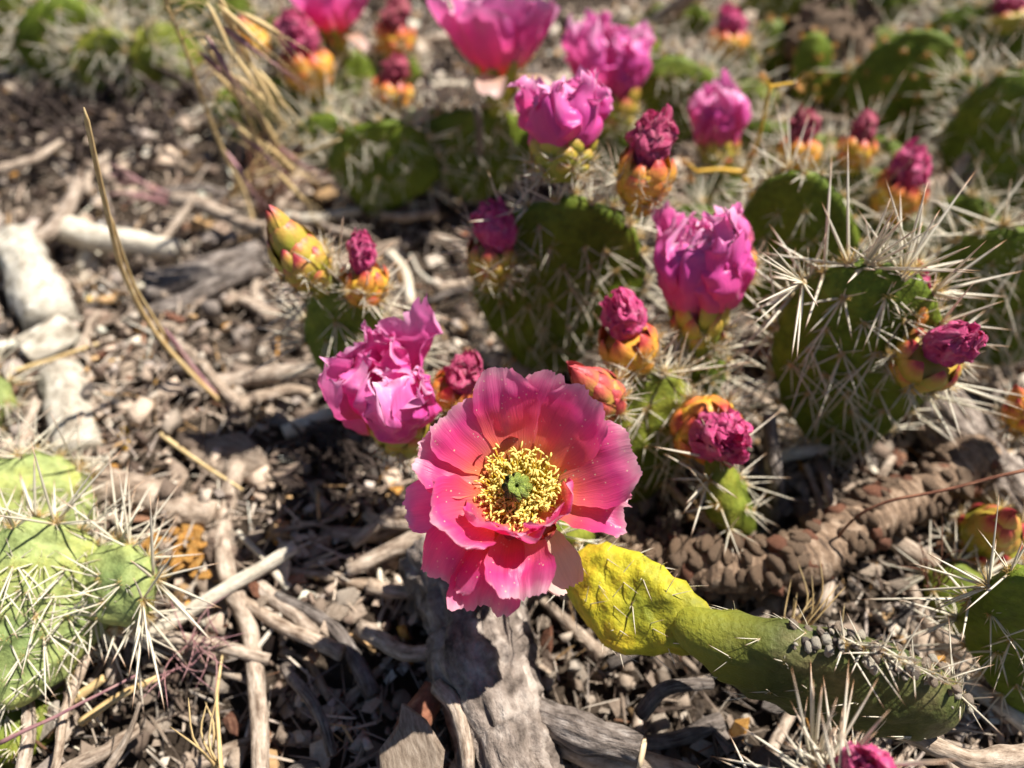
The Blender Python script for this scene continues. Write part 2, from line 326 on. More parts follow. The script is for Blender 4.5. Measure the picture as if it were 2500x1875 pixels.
# ------------------------------------------------------------------ cactus pieces
def cluster_mesh(seed, kind):
    r = random.Random(seed); v = []; f = []; fm = []; uv = []
    def spine(b, d, L, rad, mi, bend=0, sides=4):
        d = Vector(d).normalized(); a = d.orthogonal().normalized(); c = d.cross(a); k0 = len(v); lev = ((0, 1), (.45, .85), (.8, .5)) if L > .007 else ((0, 1), (.6, .7))
        bd = Vector((0, -1, 0))*bend*L
        for s, q in lev:
            for i in range(sides):
                th = 2*math.pi*i/sides; v.append(Vector(b)+d*L*s+bd*s*s+(a*math.cos(th)+c*math.sin(th))*rad*q); uv.append((i/sides, s))
        v.append(Vector(b)+d*L+bd); uv.append((.5, 1)); tip = len(v)-1
        for j in range(len(lev)-1):
            for i in range(sides): k = (i+1) % sides; f.append((k0+j*sides+i, k0+j*sides+k, k0+(j+1)*sides+k, k0+(j+1)*sides+i)); fm.append(mi)
        k1 = k0+(len(lev)-1)*sides
        for i in range(sides): f.append((k1+i, k1+(i+1) % sides, tip)); fm.append(mi)
    def dirn(phi, th): return (math.sin(th)*math.cos(phi), math.sin(th)*math.sin(phi), math.cos(th))
    R = math.radians
    if kind == 'face':                                       # long spines mostly bent down the pad
        for k in range(r.randint(3, 5)): spine((0, 0, 0), dirn(R(-90+r.uniform(-65, 65)), R(r.uniform(42, 80))), r.uniform(.010, .023), .00030, 0, .05)
        for k in range(r.randint(3, 5)): spine((0, 0, 0), dirn(R(r.uniform(0, 360)), R(r.uniform(50, 85))), r.uniform(.004, .009), .0002, 0, sides=3)
        ng, gl, cu = 20, .0028, .0011
    elif kind == 'sparse':
        for k in range(r.randint(1, 2)): spine((0, 0, 0), dirn(R(-90+r.uniform(-70, 70)), R(r.uniform(40, 80))), r.uniform(.009, .017), .0003, 0, .05)
        for k in range(r.randint(1, 3)): spine((0, 0, 0), dirn(R(r.uniform(0, 360)), R(r.uniform(40, 85))), r.uniform(.003, .006), .0002, 0, sides=3)
        ng, gl, cu = 10, .0019, .0010
    elif kind == 'rim':
        for k in range(r.randint(4, 7)): spine((0, 0, 0), dirn(R(r.uniform(0, 360)), R(r.uniform(8, 72))), r.uniform(.013, .030), .00042, 0, .03)
        for k in range(r.randint(4, 7)): spine((0, 0, 0), dirn(R(r.uniform(0, 360)), R(r.uniform(30, 85))), r.uniform(.005, .011), .00022, 0, sides=3)
        ng, gl, cu = 40, .0040, .0014
    elif kind == 'young':
        ng, gl, cu = 34, .0042, .0013
    elif kind == 'long':
        for k in range(12): spine((0, 0, 0), dirn(R(r.uniform(0, 360)), R(r.uniform(3, 62))), r.uniform(.020, .036), .00052, 0, .02)
        for k in range(9): spine((0, 0, 0), dirn(R(r.uniform(0, 360)), R(r.uniform(30, 85))), r.uniform(.007, .014), .00026, 0, sides=3)
        ng, gl, cu = 30, .0035, .0016
    else:                                                    # bud bristles
        for k in range(r.randint(8, 13)): spine((0, 0, 0), dirn(R(r.uniform(0, 360)), R(r.uniform(10, 78))), r.uniform(.0045, .0115), .00019, 0, sides=3)
        ng, gl, cu = 20, .0042, .0008
    for k in range(ng): spine((r.uniform(-1, 1)*cu*.6, r.uniform(-1, 1)*cu*.6, 0), dirn(R(r.uniform(0, 360)), R(r.uniform(5, 62))), gl*r.uniform(.6, 1.3), .00010, 1, sides=3)
    k0 = len(v)                                              # woolly areole cushion
    for j in range(3):
        for i in range(7): th = 2*math.pi*i/7; q = math.cos(j*.55)*cu*r.uniform(.85, 1.15); v.append(Vector((q*math.cos(th), q*math.sin(th), math.sin(j*.55)*cu*.7-cu*.12))); uv.append((0, 0))
    v.append(Vector((0, 0, cu*.75))); uv.append((0, 0))
    for j in range(2):
        for i in range(7): k = (i+1) % 7; f.append((k0+j*7+i, k0+j*7+k, k0+(j+1)*7+k, k0+(j+1)*7+i)); fm.append(2)
    for i in range(7): f.append((k0+14+i, k0+14+(i+1) % 7, len(v)-1)); fm.append(2)
    return mesh('spine_cluster', v, f, [M_SPINE, M_GLOCHO if kind == 'young' else M_GLOCH, M_WOOL], True, uv=uv, fmat=fm)
CL = {k: [cluster_mesh(i*7+len(k), k) for i in range(n)] for k, n in (('face', 9), ('sparse', 6), ('rim', 8), ('young', 5), ('bud', 8), ('long', 3))}

PADS = []
def pad(plant, base, top, wpx, yaw=0, thick=.012, mat=None, face='face', rim='rim', spacing=.0125, bend=.0, scale_sp=1.0, seed=None, back=True, round_=1.0, label=None, tub=.0017):
    """one flattened pad from base to top; its width is given at its own distance"""
    base, top = Vector(base), Vector(top); mat = mat or M_PAD; seed = len(PADS)+1 if seed is None else seed
    zax = (top-base); Hh = zax.length; zax.normalize(); mid = (base+top)/2; W = wpx*pxm(mid)*(1.13 if mid.y > .2 else 1)
    n = (CP-mid); n -= zax*n.dot(zax); n.normalize(); n = Matrix.Rotation(math.radians(yaw), 3, zax) @ n
    x = n.cross(zax) * -1; x.normalize()
    # local axes: x width, y = -n (away), z up
    M = Matrix((x, -n, zax)).transposed().to_4x4(); M.translation = base
    if M.to_3x3().determinant() < 0: x = -x; M = Matrix((x, -n, zax)).transposed().to_4x4(); M.translation = base
    def taper(z): s = min(max(z/.62, 0), 1); return .50+.50*s*s*(3-2*s) if round_ else 1
    def prof(r): c = max(min(r, 1), 0)**(1/.62); return max(0.0, 1-c*c)**.42
    def deform(p):
        q = Vector(p); d = nz3(q, 20, seed)*.0060 + nz3(q, 55, seed)*.0018
        q = q+Vector((d.x*.8, d.y, d.z*.6)); q.y += bend*((q.x/(W/2))**2*.6+((q.z/Hh-.5)*2)**2) ; return q
    def surf(xx, zz, side):
        z01 = zz/Hh; rc = xx/(W/2*taper(z01)); s = 2*z01-1; r = math.hypot(rc, s)
        return r, side*thick/2*prof(r)
    ar = []                                                    # areoles
    rs = random.Random(seed*31); row = 0; zz = spacing*.5
    while zz < Hh:
        off = (row % 2)*spacing*.5; k = -int(W/spacing)-1
        while k*spacing < W:
            xx = k*spacing+off+rs.uniform(-.14, .14)*spacing; z2 = zz+rs.uniform(-.14, .14)*spacing; k += 1
            for side in ((-1, 1) if back else (-1,)):
                r, yy = surf(xx, z2, side)
                if r > .84: continue
                e = .0008; gx = (surf(xx+e, z2, side)[1]-surf(xx-e, z2, side)[1])/(2*e); gzz = (surf(xx, z2+e, side)[1]-surf(xx, z2-e, side)[1])/(2*e)
                ar.append((Vector((xx, yy, z2)), Vector((-gx, 1, -gzz))*side, face))
        zz += spacing*.87; row += 1
    per = math.pi*(W+Hh)/2; nr = max(5, int(per*.72/(spacing*.78)))
    for i in range(nr):
        th = math.radians(-42)+math.radians(264)*(i+.5)/nr+rs.uniform(-.05, .05); z01 = (1+math.sin(th)*.99)/2
        p = Vector((W/2*math.cos(th)*taper(z01)*.99, rs.uniform(-.25, .25)*thick, z01*Hh))
        ar.append((p, Vector((math.cos(th)/W, rs.uniform(-.3, .3)/W, math.sin(th)/Hh)), rim))
    nu, nv = 44, 34; verts = []; uvs = []
    A = np.array([a[0] for a in ar]); 
    for j in range(nv):
        ph = -math.pi/2+math.pi*j/(nv-1)
        for i in range(nu):
            th = 2*math.pi*i/nu; r = abs(math.cos(ph))**.62; yy = math.copysign(abs(math.sin(ph))**.84, math.sin(ph))*thick/2
            z01 = (1+r*math.sin(th))/2; verts.append((W/2*r*math.cos(th)*taper(z01), yy, z01*Hh)); uvs.append((i/nu, j/nv))
    VV = np.array(verts); C = np.array([0, 0, Hh*.5]); 
    d2 = ((VV[:, None]-A[None])**2).sum(2).min(1); bumpa = tub*np.exp(-d2/(2*.0027**2))
    nrm = VV*np.array([2/W, 2/thick, 0])+np.array([0, 0, 0]); nrm[:, 2] = (VV[:, 2]-Hh/2)*2/Hh; nrm = nrm/np.array([W, thick, Hh]); nrm /= np.linalg.norm(nrm, axis=1)[:, None]+1e-9
    VV = VV+nrm*bumpa[:, None]
    pv = [deform(p) for p in VV]
    po = obj('pad', mesh('pad', pv, grid_faces(nu, nv, True), mat, True, uv=uvs), plant, M); PADS.append(po)
    if label: po['label'] = label
    for p, nn, kd in ar:
        if kd is None: continue
        q = deform(p)+Vector(nn).normalized()*.0007; s = rs.uniform(.8, 1.2)*scale_sp*(.8+.35*p.z/Hh)
        ML = frame(q, nn, (rs.uniform(-.5, .5), 0, 1), (s, s, s)); obj('spine_cluster', rs.choice(CL[kd]), po, M @ ML)
    return po

def scale_mesh(seed, mat):
    r = random.Random(seed); nu, nv = 7, 8; v = []; uv = []
    for side in (1, -1):
        for j in range(nv):
            s = j/(nv-1); wv = np.interp(s, [0, .3, .6, .85, 1], [.62, .98, .86, .44, .05])*.5
            for i in range(nu):
                u = -1+2*i/(nu-1); xx = .30*math.sin(s*2.5)-.30*s*s - .16*u*u*wv*2
                if side > 0: xx += .11*(1-u*u)*math.sin(min(1, s*1.05)*math.pi)**.7
                xx += r.uniform(-.012, .012); v.append((xx, u*wv, s)); uv.append((i/(nu-1), s))
    f = grid_faces(nu, nv); n = nu*nv; f += [tuple(n+q for q in reversed(a)) for a in f]
    rim = [i for i in range(nu)]+[nu*(j+1)-1 for j in range(1, nv)]+[n-1-i for i in range(1, nu)]+[nu*j for j in range(nv-2, 0, -1)]
    for a, b in zip(rim, rim[1:]+rim[:1]): f.append((b, a, n+a, n+b))
    return mesh('scale', v, f, mat, True, uv=uv)
SCALES = {id(m): [scale_mesh(k*5+1, m) for k in range(4)] for m in (M_SCY, M_SCG, M_SCR)}

def lathe(prof, n, seed, amp, freq):
    v = []; uv = []
    for j, (r, z) in enumerate(prof):
        for i in range(n):
            th = 2*math.pi*i/n; k = 1+amp*math.cos(5*th+j*1.1)+amp*mn.noise((math.cos(th)*freq, math.sin(th)*freq, z*60+seed)); v.append((r*k*math.cos(th), r*k*math.sin(th), z)); uv.append((i/n, .5*j/(len(prof)-1)))
    f = grid_faces(n, len(prof), True); f.append(tuple(range(n-1, -1, -1))); f.append(tuple(range((len(prof)-1)*n, len(prof)*n))); return v, f, uv
def add_scales(par, M, rings, mat, r):
    for (z, rad, n, ln, wd, tilt) in rings:
        o0 = r.uniform(0, 6.28)
        for i in range(n):
            th = o0+2*math.pi*i/n+r.uniform(-.12, .12); k = r.uniform(.85, 1.15)
            ML = Matrix.Rotation(th, 4, 'Z') @ Matrix.Translation((rad, 0, z)) @ Matrix.Rotation(math.radians(tilt+r.uniform(-7, 7)), 4, 'Y') @ Matrix.Diagonal((wd*.9, wd*k, ln*k, 1))
            obj('scale', r.choice(SCALES[id(mat)]), par, M @ ML)
def bristles(par, M, rings, r, s=1.0):
    for (z, rad, n, up) in rings:
        o0 = r.uniform(0, 6.28)
        for i in range(n):
            th = o0+2*math.pi*i/n+r.uniform(-.2, .2); k = s*r.uniform(.8, 1.2); d = Vector((math.cos(th), math.sin(th), up))
            obj('spine_cluster', r.choice(CL['bud']), par, M @ frame((rad*math.cos(th), rad*math.sin(th), z), d, (0, 0, 1), (k, k, k)))
def petal_mesh(L, W, th, mat, cup=.7, ruf=1.0, jag=.05, crump=0.0, seed=0, r0=.004, nu=19, nv=24, notch=.04, name='petal', roll=0.0, cf=75, raw=False):
    r = random.Random(seed); v = []; uv = []; ks = np.linspace(0, 1, len(th)); cx, cz = [r0], [0.0]; ds = 1/(nv-1); TH = [math.radians(float(np.interp(k*ds, ks, th))) for k in range(nv)]
    for k in range(1, nv): cx.append(cx[-1]+math.sin(TH[k])*L*ds); cz.append(cz[-1]+math.cos(TH[k])*L*ds)
    p1, p2, p3 = [r.uniform(0, 6.28) for _ in range(3)]
    for k in range(nv):
        for i in range(nu):
            u = -1+2*i/(nu-1); s = k*ds
            edge = 1-.10*abs(u)**2.2-notch*math.exp(-(u*4)**2)+jag*(.55*mn.noise((u*3+seed*3.3, .5, seed))+.9*mn.noise((u*8+seed, seed, .2))*(.4+1.2*abs(mn.noise((u*2.3, seed, 5))))+.35*mn.noise((u*27, seed, .9)))
            se = s*(1-(1-edge)*s**3); q = se/ds; a = min(int(q), nv-2); fr = q-a
            x0 = cx[a]+(cx[a+1]-cx[a])*fr; z0 = cz[a]+(cz[a+1]-cz[a])*fr; t = TH[a]+(TH[a+1]-TH[a])*fr
            wv = float(np.interp(s, [0, .15, .4, .65, .85, 1], [.24, .40, .78, 1, .97, .80]))*W/2
            wv *= 1+jag*1.3*mn.noise((s*9, seed*2.0, 1 if u > 0 else 7))*abs(u)**3
            fi = cup*u; lat = wv*math.sin(fi)/max(cup, 1e-3) if cup > .01 else wv*u; inn = wv*(1-math.cos(fi))/max(cup, 1e-3)
            off = -inn+ruf*L*(.030*s*s*math.sin(3.2*u+p1)+.050*s**1.6*abs(u)**1.5*math.sin(8*s+p2+2*u)+.055*s**2.5*mn.noise((u*2.6+seed, s*1.6, seed*1.7))) + roll*L*s**4*abs(u)
            p = Vector((x0+math.cos(t)*off, lat, z0-math.sin(t)*off))
            if crump: p += nz3(p, cf, seed)*crump*(.35+.65*s)*min(1, s*6)+nz3(p, cf*2.5, seed+3)*crump*.42*s
            v.append(p); uv.append((i/(nu-1), s))
    if raw: return v, grid_faces(nu, nv), uv
    return mesh(name, v, grid_faces(nu, nv), mat, True, uv=uv)
def wither_mesh(seed, mat):
    """a spent corolla: petals shrunk and crumpled tightly together"""
    r = random.Random(int(seed*10)); V_, F_, U_ = [], [], []
    for k in range(8):
        v, f, uv = petal_mesh(r.uniform(1.9, 2.35), r.uniform(1.3, 1.8), [r.uniform(38, 60), 14, r.uniform(-22, 0), r.uniform(-75, -30)], None, 1.2, 1.6, .14, .34, seed*3+k, .14 if k < 5 else .04, 25, 32, roll=r.uniform(-.1, .15), cf=r.uniform(1.8, 2.6), raw=True)
        a = k*2.4+r.uniform(-.3, .3); n = len(V_)
        for p in v:
            tw = a+p.z*.35; rr = .86; V_.append((rr*(p.x*math.cos(tw)-p.y*math.sin(tw)), rr*(p.x*math.sin(tw)+p.y*math.cos(tw)), p.z-1.0))
        F_ += [tuple(n+q for q in t_) for t_ in f]; U_ += uv
    q = np.array(V_); q[:, 2] = (q[:, 2]-q[:, 2].min())/np.ptp(q[:, 2])*2-1; c = np.median(q[:, :2], 0); q[:, :2] -= c; q[:, :2] /= np.percentile(np.hypot(q[:, 0], q[:, 1]), 84); q[:, :2] *= np.interp(q[:, 2], [-1, -.2, .5, 1], [.9, 1.08, .92, .6])[:, None]; q[:, 0] += .18*np.sin(q[:, 2]*1.6+seed)
    return mesh('withered_petals', q, F_, mat, True, uv=U_)
WITH = [wither_mesh(k+1.3, M_WITH) for k in range(5)]; WITHD = [wither_mesh(k+9.3, M_WITHD) for k in range(3)]
BN = [0]
def bud(plant, b, tip, wpx, kind='wither', mat=None, dark=False, lump=1.0, spin=0, lean=0, sp=1.0):
    b, tip = Vector(b), Vector(tip); BN[0] += 1; r = random.Random(BN[0]*17); L = (tip-b).length; R = wpx*pxm(b)/2; M = frame(b, tip-b, (0, -1, .3)) @ Matrix.Rotation(spin, 4, 'Z')
    mat = mat or M_SCY; hb = .42*L if kind == 'wither' else .45*L
    pr = [(R*.40, -.14*L), (R*.55, 0), (R*.74, hb*.3), (R*.88, hb*.6), (R*.88, hb*.85), (R*.60, hb)]
    v, f, uv = lathe(pr, 20, BN[0], .05, 2); o = obj('bud', mesh('bud', v, f, mat, True, uv=uv), plant, M)
    if kind == 'wither':
        add_scales(o, M, [(-.03*L, R*.50, 5, .32*L, R*.85, 16), (.06*L, R*.62, 7, .36*L, R*.88, 8), (.18*L, R*.70, 7, .36*L, R*.82, 2)], mat, r)
        lm = r.choice(WITHD if dark else WITH); k = lump*r.uniform(.95, 1.08)
        ML = Matrix.Translation((R*.10*r.uniform(-1, 1), R*.1*r.uniform(-1, 1), .68*L)) @ Matrix.Rotation(math.radians(lean+r.uniform(-8, 8)), 4, 'X') @ Matrix.Rotation(r.uniform(0, 6), 4, 'Z') @ Matrix.Diagonal((R*.56*k, R*.50*k, .41*L, 1))
        obj('withered_petals', lm, o, M @ ML)
    else:
        add_scales(o, M, [(.0, R*.5, 6, .34*L, R*.8, 18), (.12*L, R*.68, 8, .36*L, R*.82, 8), (.27*L, R*.70, 8, .40*L, R*.80, -8), (.42*L, R*.55, 6, .46*L, R*.8, -14), (.50*L, R*.22, 4, .50*L, R*.7, -6)], mat, r)
    bristles(o, M, [(.0, R*.55, 5, .1), (.10*L, R*.74, 6, .4), (.26*L, R*.95, 6, .7)], r, sp)
    return o

def stamens(par, M, n, r_in, r_out, Lm, seed):
    r = random.Random(seed); v = []; f = []; fm = []
    for k in range(n):
        a = r.uniform(0, 6.28); rad = math.sqrt(r.uniform(r_in**2, r_out**2)); L = Lm*r.uniform(.6, 1.1)*(.65+.45*rad/r_out); out = rad/r_out*.95+r.uniform(-.25, .35)
        d = Vector((math.cos(a+r.uniform(-.5, .5))*out, math.sin(a+r.uniform(-.5, .5))*out, 1)).normalized(); b = Vector((rad*.55*math.cos(a), rad*.55*math.sin(a), -.001)); bd = Vector((r.uniform(-1, 1), r.uniform(-1, 1), r.uniform(-.3, .5)))*L*.32
        k0 = len(v); rr = .00020
        for j in range(5):
            s = j/4; c = b+d*L*s+bd*math.sin(s*2.6)*s
            for i in range(3): th = 2.094*i; v.append(c+Vector((math.cos(th), math.sin(th), 0))*rr)
        for j in range(4):
            for i in range(3): q = (i+1) % 3; f.append((k0+3*j+i, k0+3*j+q, k0+3*j+3+q, k0+3*j+3+i)); fm.append(0)
        c = b+d*L+bd*math.sin(2.6); ax = Vector((r.uniform(-1, 1), r.uniform(-1, 1), r.uniform(-.2, .8))).normalized(); e1 = ax.orthogonal().normalized(); e2 = ax.cross(e1); k0 = len(v); aL = r.uniform(.0006, .0013)
        for s, q in ((-1, .35), (-.35, 1), (.4, .95), (1, .3)):
            for i in range(5): th = 2*math.pi*i/5; v.append(c+ax*s*aL+(e1*math.cos(th)+e2*math.sin(th))*.00034*q*r.uniform(.8, 1.2))
        for j in range(3):
            for i in range(5): q = (i+1) % 5; f.append((k0+5*j+i, k0+5*j+q, k0+5*j+5+q, k0+5*j+5+i)); fm.append(1)
        f.append(tuple(k0+15+i for i in range(5))); fm.append(1)
    o = obj('stamens', mesh('stamens', v, f, [M_FIL, M_ANT], True, fmat=fm), par, M); o['kind'] = 'stuff'; return o
def stigma(par, M, z, R):
    o = obj('style', mesh('style', *lathe([(R*.35, -.004), (R*.34, z*.5), (R*.4, z)], 8, 1, .02, 1)[:2], M_THROAT), par, M)
    for k in range(8):
        th = 2*math.pi*k/8; v, f, uv = tube([Vector((math.cos(th)*R*.22, math.sin(th)*R*.22, z-.0008)), Vector((math.cos(th)*R*.55, math.sin(th)*R*.55, z+.0003)), Vector((math.cos(th)*R*.72, math.sin(th)*R*.72, z+.0016)), Vector((math.cos(th)*R*.45, math.sin(th)*R*.45, z+.0027)), Vector((math.cos(th)*R*.12, math.sin(th)*R*.12, z+.0029))], [R*.2, R*.34, R*.36, R*.32, R*.16], 7, k, .15)
        obj('stigma_lobe', mesh('stigma_lobe', v, f, M_STIG, True, uv=uv), par, M)
def ovary(plant, M, L, R, mat, seed):
    v, f, uv = lathe([(R*.55, -L), (R*.72, -L*.7), (R*.9, -L*.4), (R*1.0, -L*.15), (R*.98, 0), (R*.75, L*.05)], 22, seed, .05, 2)
    return obj('flower', mesh('flower', v, f, mat, True, uv=uv), plant, M)
FN = [0]
def closing_flower(plant, b, tip, wpx, mat=None, crump=.0035, openness=0.0, scm=None, n=11, ruf=1.5):
    b, tip = Vector(b), Vector(tip); FN[0] += 1; sd = FN[0]*23; r = random.Random(sd); scm = scm or M_SCG; mat = mat or M_PETALP
    L = (tip-b).length; R = wpx*pxm(b)/2; ax = (tip-b).normalized(); oL = .24*L; M = frame(b+ax*oL, ax, (0, -1, .3)); o = ovary(plant, M, oL, R*.58, scm, sd)
    PL = (L-oL)*1.10
    for k in range(n):
        ring = k % 3; a = 2*math.pi*(k*.382)+r.uniform(-.2, .2); op = openness+r.uniform(-5, 6); lr = (1.0, 1.0, .92)[ring]*r.uniform(.80, 1.12)
        th = [(64, 54, 40)[ring]+op, 24+op, -8+op*1.2+r.uniform(-8, 8), (-44, -58, -70)[ring]+op*3.2+r.uniform(-28, 34)]
        me = petal_mesh(PL*lr*1.06, R*r.uniform(1.25, 1.7), th, mat, 1.2, ruf*r.uniform(.9, 1.5), .16, crump*r.uniform(1.1, 1.9), sd+k, r0=R*.22, nu=29, nv=36, roll=r.uniform(-.10, .16), cf=r.uniform(65, 120))
        obj('petal', me, o, M @ Matrix.Rotation(a, 4, 'Z'))
    add_scales(o, M, [(-.7*oL, R*.42, 5, .7*oL, R*.42, 14), (-.35*oL, R*.50, 7, .95*oL, R*.48, 8), (-.05*oL, R*.52, 7, 1.15*oL, R*.5, 10)], scm, r)
    bristles(o, M, [(-.9*oL, R*.45, 6, .2), (-.55*oL, R*.52, 6, .4), (-.15*oL, R*.6, 6, .6)], r)
    return o

# ------------------------------------------------------------------ the plants
def plant(at, label): return thing('prickly_pear_cactus', (at.x, at.y, 0), label, 'cactus')

# --- central clump
A = plant(G(1335, 905), 'prickly pear clump carrying the wide open pink flower with yellow centre')
a0 = G(1335, 905); Ya = a0.y
pad(A, a0-Vector((0, 0, .006)), V(1385, 478, Ya+.012), 372, 8, .013, spacing=.0125)
pad(A, G(985, 1075), V(815, 690, .235), 235, -30, .012, spacing=.0125)
pad(A, G(1560, 1240), V(1610, 895, .205), 255, 28, .012, M_PADO, spacing=.0115)
pad(A, G(1845, 1345), V(1722, 1120, .168), 120, 62, .011, M_PADO, spacing=.012)
pad(A, G(1690, 1010), V(1700, 858, .222), 130, 30, .011, spacing=.0115)
bud(A, V(775, 690, .23), V(655, 512, .236), 138, 'closed', M_SCG)
bud(A, V(893, 733, .23), V(886, 568, .238), 118)
bud(A, V(925, 900, .205), V(962, 795, .21), 112, dark=True)
closing_flower(A, V(1000, 1098, .178), V(915, 872, .182), 200, openness=3, crump=.0046, ruf=1.7)
bud(A, V(1100, 995, .19), V(1142, 862, .196), 128, lump=1.15)
bud(A, V(1498, 1000, .178), V(1385, 880, .178), 120, 'closed', M_SCR)
bud(A, V(1552, 893, .205), V(1492, 716, .212), 150, lump=1.0)
closing_flower(A, V(1706, 862, .218), V(1704, 530, .242), 215, crump=.0036, n=12, ruf=1.5)
bud(A, V(1806, 690, .24), V(1790, 530, .255), 95, lump=1.2)
bud(A, V(1705, 1040, .192), V(1792, 1078, .160), 172, lump=1.05)
bud(A, V(1200, 682, Ya-.006), V(1202, 500, Ya+.006), 128, mat=M_SCG, lump=1.25)
closing_flower(A, V(1372, 446, Ya+.006), V(1368, 185, Ya+.03), 235, openness=10, crump=.0045, ruf=1.9)
bud(A, V(1562, 490, Ya), V(1602, 270, Ya+.012), 150, lump=1.2)

# the open flower
fc = V(1268, 1192, .127); fax = Vector((-.03, -.30, .95)).normalized(); FM = frame(fc-fax*.006, fax, (0, 1, .3))
pad(A, G(1440, 1300), fc-fax*.040+Vector((.002, .004, 0)), 190, 66, .012, M_PADO, spacing=.012)
F = ovary(A, FM, .036, .0105, M_SCG, 5)
obj('throat', mesh('throat', *lathe([(.0015, .0012), (.006, .0016), (.0095, .0034)], 20, 2, .02, 1)[:2], M_THROAT), F, FM)
add_scales(F, FM, [(-.026, .0088, 6, .012, .007, 12), (-.014, .0098, 7, .014, .009, 14), (-.004, .0104, 7, .014, .0090, 26)], M_SCR, random.Random(4))
bristles(F, FM, [(-.030, .0085, 6, .2), (-.018, .0100, 6, .4)], random.Random(9))
# azimuth (90 = away from the camera), length, width, opening angles from the axis base->tip, cup, ruffle, jag, seed, material
PET = [
 (100, .0358, .0198, (50, 44, 38, 36), .30, .55, .055, 1, 0), (136, .0300, .0215, (58, 50, 44, 46), .35, .7, .055, 2, 0), (44, .0340, .0232, (54, 48, 42, 38), .4, .7, .055, 3, 0),
 (164, .0290, .0215, (66, 60, 58, 70), .5, .9, .06, 4, 0), (12, .0338, .0260, (62, 58, 54, 54), .45, .8, .06, 5, 0), (71, .0345, .0200, (60, 54, 48, 46), .3, .7, .06, 12, 0),
 (188, .0290, .0190, (82, 86, 92, 98), .6, 1.2, .065, 6, 1), (-14, .0280, .0200, (72, 70, 70, 84), .6, 1.6, .075, 7, 0),
 (-36, .0215, .0225, (66, 46, 18, -4), .9, 2.1, .075, 8, 0), (-74, .0205, .0260, (68, 50, 18, -16), .9, 2.2, .075, 9, 0), (-116, .0225, .0250, (66, 44, 14, -14), .9, 2.1, .075, 10, 0),
 (-148, .0290, .0270, (66, 52, 36, 28), .8, 1.8, .065, 11, 0), (-108, .0320, .0230, (84, 88, 98, 124), .5, 1.8, .075, 13, 0), (-132, .0300, .0220, (80, 80, 86, 108), .5, 1.8, .075, 14, 0),
 (-64, .0260, .0150, (90, 98, 112, 138), .7, 1.4, .065, 15, 2), (-90, .0275, .0220, (76, 72, 68, 80), .7, 1.9, .065, 18, 0)]
for az, L, W, th, cup, ruf, jag, sd, mi in PET:
    me = petal_mesh(L, W, th, (M_PETAL, M_PETALP, M_PETALC)[mi], cup, ruf, jag, .0026 if ruf > 1 else .0017, sd, r0=.0062+.0002*(sd % 4), nu=41, nv=34)
    obj('petal', me, F, FM @ Matrix.Rotation(math.radians(az), 4, 'Z') @ Matrix.Translation((0, 0, .0004*(sd % 5))))
stamens(F, FM, 720, .0020, .0088, .0105, 3)
stigma(F, FM @ Matrix.Translation((-.0006, -.0012, 0)), .0102, .0043)

# --- right clump
B = plant(G(2090, 1140), 'prickly pear clump with a burst of long white spines around its bare pad top')
f0 = G(2065, 1135); Yf = f0.y
pad(B, f0-Vector((0, 0, .005)), V(2100, 640, Yf+.014), 340, 4, .013, scale_sp=1.15)
e0 = G(1905, 850)
pad(B, e0-Vector((0, 0, .004)), V(1950, 425, e0.y+.014), 270, -6, .012, scale_sp=.8)
pc = V(2105, 655, Yf+.014); obj('spine_cluster', CL['long'][0], B, frame(pc, (0, -.35, 1), (0, 1, 0), (1.15,)*3)); obj('spine_cluster', CL['long'][1], B, frame(pc+Vector((.014, 0, -.012)), (.3, -.6, .6), (0, 1, 0)))
obj('spine_cluster', CL['long'][2], B, frame(V(1960, 690, Yf), (-.6, -.5, .35), (0, 1, 0), (.95,)*3))
bud(B, V(2221, 790, Yf+.006), V(2234, 642, Yf+.016), 112, sp=1.1)
bud(B, V(2225, 905, Yf-.006), V(2368, 808, Yf-.018), 165, mat=M_SCG, lump=1.0)
Bq = plant(G(2020, 630), 'prickly pear with two small dark withered blooms close together on one pad')
t0 = G(2020, 630); pad(Bq, t0, V(2010, 395, t0.y+.01), 300, -4, .012, scale_sp=.8); Yt = t0.y
bud(Bq, V(1944, 418, Yt+.004), V(1962, 268, Yt+.016), 112, dark=True); bud(Bq, V(2078, 405, Yt+.006), V(2112, 272, Yt+.016), 100, dark=True)
p0 = G(2090, 660); pad(Bq, p0, V(2135, 490, p0.y+.008), 230, 12, .012, scale_sp=.8)
bud(Bq, V(2162, 520, p0.y), V(2265, 365, p0.y+.004), 132, lump=1.05)
Bj = plant(G(1750, 545), 'prickly pear with one bright pink half-shut bloom behind the golden wiry stem')
j0 = G(1750, 545); pad(Bj, j0, V(1750, 398, j0.y+.008), 130, 10, .012)
closing_flower(Bj, V(1752, 425, j0.y+.004), V(1757, 222, j0.y+.025), 140, crump=.004, n=9)

